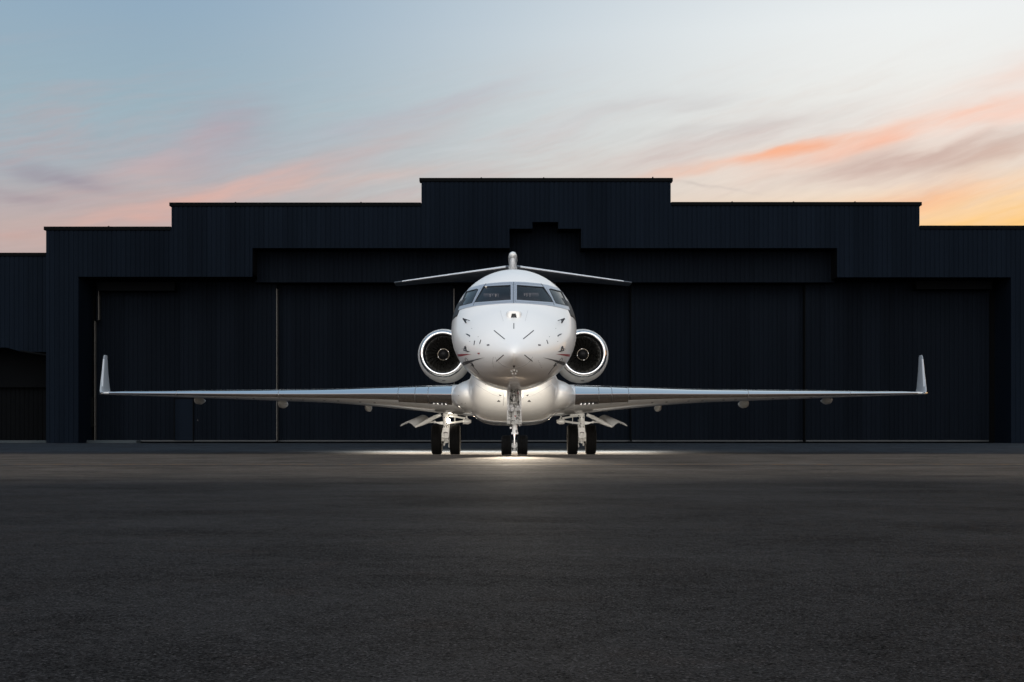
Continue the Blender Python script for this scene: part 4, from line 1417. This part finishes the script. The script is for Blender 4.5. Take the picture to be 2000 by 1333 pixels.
    if sgn < 0:
        bmesh.ops.create_uvsphere(bm, u_segments=16, v_segments=10, radius=.036, matrix=Matrix.Translation(p) @ Matrix.Diagonal((.8, .8, 1.5, 1)))
        tag(obj('gear_lamp', bm, M['lit'], gear), 'small lit lamp on the gear leg')
    else:
        bmesh.ops.create_uvsphere(bm, u_segments=16, v_segments=10, radius=.03, matrix=Matrix.Translation(p) @ Matrix.Diagonal((.8, .8, 1.5, 1)))
        obj('gear_lamp', bm, M['lens'], gear)
    # outboard gear door: an arm and an S-curved leaf
    def sheet(pts, d0, d1, th, nm, skew=(0, 0)):
        bm = bmesh.new()
        fr_ = [bm.verts.new(G(x, y, d0)) for x, y in pts]; bk = [bm.verts.new(G(x, y, d0) + Vector((skew[0] * -sgn, d1 - d0, skew[1]))) for x, y in pts]
        for i in range(len(pts) - 1):
            bm.faces.new((fr_[i], fr_[i + 1], bk[i + 1], bk[i]))
        o = obj(nm, fix(bm), M['grey_paint'] if nm != 'gear_door_arm' else M['gear_white'], gear)
        md = o.modifiers.new('thickness', 'SOLIDIFY'); md.thickness = th; md.offset = 0
        return o
    sc_ = smooth_line([(782, 832.6), (786, 829.2), (791, 826.4), (795, 825.4), (799.5, 825.8), (803.5, 827.8), (807, 830.8), (810, 834.2)], 22)
    sheet(sc_, DG - .35, DG + .45, .03, 'gear_door', (.42, .24))
    arm = bmesh.new()
    tube(arm, [G(811, 834.2, DG - .32), G(824, 828.2, DG - .2), G(836, 822.4, DG - .1), G(846, 816.8, DG), G(861, 810, DG)], [.03, .06, .075, .06, .055], 12)
    obj('gear_door_arm', arm, M['gear_white'], gear)
    bm = bmesh.new()
    tube(bm, [G(846, 813.6, DG - .06), G(861, 809.0, DG - .06)], .02, 8)
    tube(bm, [G(846, 818.4, DG - .06), G(852, 815.0, DG - .06)], .03, 8)
    obj('door_actuator', bm, M['steel'], gear)

# nose gear
NG = 25.4
def N(x, y, d=NG): return W(x, y, d)
zgr = gz(NG)
bm = bmesh.new()
tube(bm, [N(1005.5, 797), N(1005.5, 818), N(1005.5, 827), N(1005.5, 838), N(1005.6, 846), N(1005.6, 848.4)], [.060, .060, .052, .052, .060, .068], 22)
ng = obj('nose_gear', bm, M['gear_white'], jet)
tag(ng, 'nose landing gear with twin wheels')
zc = zgr + .213
for x in (989.2, 1020.4):
    c = N(x, 870); c.z = zc
    wheel(c, .212, .213, ng, 1)
bm = bmesh.new()
tube(bm, [N(1004.8, 848), N(1004.8, 872)], [.030, .030], 14)
obj('oleo_piston', bm, M['chrome'], ng)
bm = bmesh.new()
p, q = N(989.2, 870), N(1020.4, 870); p.z = q.z = zc
tube(bm, [p, q], .032, 12)
obj('axle', bm, M['steel'], ng)
bm = bmesh.new()
for pts, r_ in (([N(1000, 872, NG - .06), N(1004.8, 876, NG - .09), N(1009.4, 872, NG - .06)], .022), ([N(1001, 866, NG - .03), N(1000, 872, NG - .05), N(999, 878, NG - .02)], .016),
                ([N(1008.6, 865, NG - .03), N(1010, 872, NG - .05), N(1010.4, 878, NG - .02)], .016), ([N(1002, 869), N(1008, 869)], .03), ([N(1004.6, 872, NG - .05), N(1004.6, 882, NG - .05)], .026)):
    tube(bm, pts, r_, 8)
obj('tow_fitting', bm, M['steel'], ng)
bm = bmesh.new()
for y0, y1, r_ in ((818, 820.4, .066), (826.6, 828.4, .060), (837.6, 840, .058), (844.6, 848.6, .074)):
    tube(bm, [N(1005.5, y0), N(1005.5, y1)], r_, 20)
obj('collar', bm, M['gear_white'], ng)
a, c = N(1007.2, 846, NG - .06), N(1009.6, 842.6, NG - .06)
obj('data_plate', bbox(a.x, c.x, NG - .066, NG - .05, a.z, a.z + .06, .003), M['dark_metal'], ng)
a, c = N(1004.2, 815, NG - .06), N(1007.6, 812, NG - .06)
obj('warning_plate', bbox(a.x, c.x, NG - .068, NG - .05, a.z, c.z, .003), M['red_part'], ng)
# side doors standing open fore and aft
for x0, x1, s_ in ((990.0, 991.4, -1), (1017.4, 1018.8, 1)):
    bm = bmesh.new()
    xa, xb = N(x0, 800).x, N(x1, 800).x
    lo = N(0, 831).z; hi = N(0, 758).z
    dy = (NG - .30, NG + 1.0)
    v0 = [(dy[0], lo + .06), (dy[0] + .06, lo), (dy[1] - .1, lo + .10), (dy[1], lo + .2), (dy[1], hi), (dy[0], hi)]
    lft = [bm.verts.new((xa + (.06 * -s_ if z > hi - .01 else 0), y, z)) for y, z in v0]; rgt = [bm.verts.new((xb + (.06 * -s_ if z > hi - .01 else 0), y, z)) for y, z in v0]
    bm.faces.new(lft); bm.faces.new(rgt[::-1])
    for i in range(6):
        bm.faces.new((lft[i], lft[(i + 1) % 6], rgt[(i + 1) % 6], rgt[i]))
    fix(bm); bmesh.ops.bevel(bm, geom=bm.edges[:], offset=.004, segments=1, affect='EDGES')
    nd = obj('gear_door', bm, M['gear_white'], ng)
    # return flange that shows as the pale strip each side
    f0, f1 = (990.4, 996.0) if s_ < 0 else (1013.6, 1018.4)
    a, c = N(f0, 829, NG + .02), N(f1, 762, NG + .02)
    obj('gear_door', bbox(a.x, c.x, NG + .02, NG + .05, a.z, c.z, .006), M['gear_white'], ng)
# back plate of the bay between the doors
a, c = N(996, 828, NG + .2), N(1013.8, 760, NG + .2)
obj('bay_panel', bbox(a.x, c.x, NG + .2, NG + .23, a.z, c.z), M['gear_white'], ng)
# lamps
for x, r_ in ((997.8, .071), (1011.6, .060)):
    c = N(x, 797.4, NG - .12)
    bm = bmesh.new()
    lathe(bm, [(.10, .02), (.09, r_ * .6), (.02, r_), (-.012, r_ * 1.0), (-.020, r_ * .75), (-.026, r_ * .4), (-.028, r_ * .02)], c, 'y', 28)
    lo = obj('taxi_lamp', fix(bm), M['lamp_glass'], ng)
    bm = bmesh.new()
    lathe(bm, [(-.018, r_ * .96), (-.024, r_ * 1.04), (.02, r_ * 1.08), (.02, r_ * .98)], c, 'y', 28, True)
    obj('lamp_rim', fix(bm), M['chrome'], lo)
    bm = bmesh.new()
    bmesh.ops.create_uvsphere(bm, u_segments=10, v_segments=6, radius=.016, matrix=Matrix.Translation(c + Vector((0, .02, 0))))
    for k in range(3):
        th = k * 2.09 + .5
        tube(bm, [c + Vector((0, -.028, 0)), c + Vector((r_ * .9 * math.cos(th), -.018, r_ * .9 * math.sin(th)))], .004, 5)
    obj('lamp_spider', fix(bm), M['dark_metal'], lo)
bm = bmesh.new()
tube(bm, [N(997.8, 803), N(998.2, 806)], .012, 6); tube(bm, [N(1012, 803), N(1014, 807), N(1011.6, 810)], .010, 6)
tube(bm, [N(991.6, 812), N(1001, 811.4)], .016, 8); tube(bm, [N(1009, 811.4), N(1017.6, 810)], .014, 8)
obj('lamp_bracket', bm, M['steel'], ng)
# upper mechanism
bm = bmesh.new()
for pts, r_ in (([N(997, 764, NG - .1), N(996.4, 776), N(998.4, 786), N(1001, 796)], .026), ([N(1011.6, 764, NG - .1), N(1012.4, 776), N(1010.2, 786), N(1008, 796)], .026),
                ([N(999.4, 766, NG - .12), N(999, 780, NG - .05), N(1003, 790)], .014), ([N(1009, 766, NG - .12), N(1009.6, 780, NG - .05), N(1006, 790)], .014)):
    tube(bm, pts, r_, 10)
obj('drag_brace', bm, M['steel'], ng)
for x0, x1, y0, y1, mt, nm, dd in ((1001.2, 1007.4, 763, 771, 'gear_white', 'steering_unit', -.16), (1003, 1005.8, 764.6, 767.4, 'black', 'steering_port', -.18),
                                   (1001.6, 1007, 773.5, 784, 'gear_white', 'control_box', -.14), (1002.4, 1006.4, 775, 782, 'gear_white', 'control_box', -.16), (999, 1010, 784.6, 789, 'steel', 'cross_beam', -.1),
                                   (1010.8, 1013.4, 764, 770, 'red_part', 'pressure_bottle', -.13), (996.6, 998.6, 777, 784, 'gear_white', 'relay_box', -.08), (1010.4, 1012.4, 777, 785, 'steel', 'relay_box', -.08),
                                   (992, 998, 815, 820, 'gear_white', 'relay_box', -.04), (1011.6, 1017, 814, 820, 'gear_white', 'relay_box', -.04), (998, 1013, 819.4, 822, 'steel', 'cross_beam', -.09),
                                   (999.4, 1012, 822, 829, 'steel', 'steering_collar', -.08), (992, 996.6, 821, 829, 'gear_white', 'hinge_bracket', -.06), (1013.6, 1018, 821, 829, 'gear_white', 'hinge_bracket', -.06),
                                   (995.6, 999.6, 834, 838, 'gear_white', 'axle_jack', -.05)):
    a, c = N(x0, y1, NG + dd), N(x1, y0, NG + dd)
    obj(nm, bbox(a.x, c.x, NG + dd, NG + dd + .10, a.z, c.z, .010), M[mt], ng)
rnd = random.Random(3)
bm = bmesh.new()
for k in range(44):
    x = rnd.uniform(995.4, 1013.6); y = rnd.choice((rnd.uniform(762, 794), rnd.uniform(808, 829)))
    p = N(x, y, NG + rnd.uniform(-.2, .1))
    d = Vector((rnd.uniform(-1, 1), rnd.uniform(-.3, .3), rnd.uniform(-1.6, 1.6))).normalized() * rnd.uniform(.015, .05)
    tube(bm, [p - d, p + d], rnd.uniform(.004, .011), 6)
pp_ = obj('small_fittings', bm, M['steel'], ng); pp_.name = 'pipework'; pp_['kind'] = 'stuff'
bm = bmesh.new()
for k in range(14):
    x = rnd.uniform(995.4, 1013.6); y = rnd.choice((rnd.uniform(762, 794), rnd.uniform(808, 829)))
    p = N(x, y, NG + rnd.uniform(-.18, .05))
    d = Vector((rnd.uniform(-1, 1), rnd.uniform(-.3, .3), rnd.uniform(-1, 1))).normalized() * rnd.uniform(.012, .04)
    tube(bm, [p - d, p + d], rnd.uniform(.005, .012), 6)
pp_ = obj('wiring', bm, M['dark_metal'], ng); pp_['kind'] = 'stuff'
# bay mouth in the belly: scooped rim, forward linkage
bm = bmesh.new()
for k in range(15):
    pass
rim = [N(1004.5 + 13.8 * math.cos(a), 750 - 9.5 * math.sin(a), NG - .25) for a in np.linspace(R(178), R(362), 22)]
tube(bm, rim, .018, 8)
obj('bay_rim', bm, M['dark_metal'], ng)
bm = bmesh.new()
lathe(bm, [(-.02, .115), (-.03, .128), (.03, .130), (.09, .10), (.10, .02), (.05, .02), (.02, .09)], N(1004.5, 750.5, NG - .28), 'y', 32, True)
obj('bay_bowl', fix(bm), M['steel'], ng)
a, c = N(998, 751, NG - .32), N(1011, 747.6, NG - .32)
obj('bay_slot', bbox(a.x, c.x, NG - .33, NG - .3, a.z, c.z, .006), M['black'], ng)
bm = bmesh.new()
for pts, r_ in (([N(994.6, 748, NG - .45), N(998.4, 736.4, NG - 1.0), N(1001.4, 727, NG - 1.4)], .016), ([N(1014.2, 748, NG - .45), N(1010.6, 736.4, NG - 1.0), N(1007.6, 727, NG - 1.4)], .016),
                ([N(997.6, 738, NG - .95), N(1011.6, 738, NG - .95)], .014), ([N(1001.6, 746, NG - .5), N(1003, 726, NG - 1.4)], .012), ([N(1007.4, 746, NG - .5), N(1006, 726, NG - 1.4)], .012), ([N(996, 743.6, NG - .7), N(1013, 743.6, NG - .7)], .016)):
    tube(bm, pts, r_, 8)
for x, y in ((999.4, 724.5), (1009, 724.5), (1004.2, 722.8), (1001.4, 729.4), (1007, 729.2)):
    h, n_ = cast(x, y)
    bmesh.ops.create_uvsphere(bm, u_segments=10, v_segments=6, radius=.016, matrix=Matrix.Translation(h + n_ * .012))
obj('retraction_link', fix(bm), M['steel'], ng)

# ------------------------------------------------------------------ added fill lights and the gear lamp's own light
def point(name, loc, e, size, color):
    d = bpy.data.lights.new(name, 'POINT'); d.energy = e; d.shadow_soft_size = size; d.color = color
    o = bpy.data.objects.new(name, d); COL.objects.link(o); o.location = loc
    return o
spot('pool_spot', (X0, 24.7, .95), (X0, 22.0, .05), 720, 42, 1.0, .06, WARM)  # added spot for the pool ahead of the nose; taxi lamps stay unlit
spot('fairing_fill', (X0, 26.3, .55), (X0, 33.0, -.8), 640, 92, 1.0, .12, (1, .93, .82))  # added fill aimed aft at the belly fairing, no lamp stands there
ad = bpy.data.lights.new('rear_pool_area', 'AREA')  # unseen area light added for the wide pool behind the main wheels
ad.shape = 'RECTANGLE'; ad.size = 9.5; ad.size_y = .35; ad.energy = 800; ad.color = WARM
ao = bpy.data.objects.new('rear_pool_area', ad); COL.objects.link(ao); ao.location = (X0, 42.6, 1.15)
point('gear_light', W(879.5, 821.6, DG - .2), .4, .04, WARM)
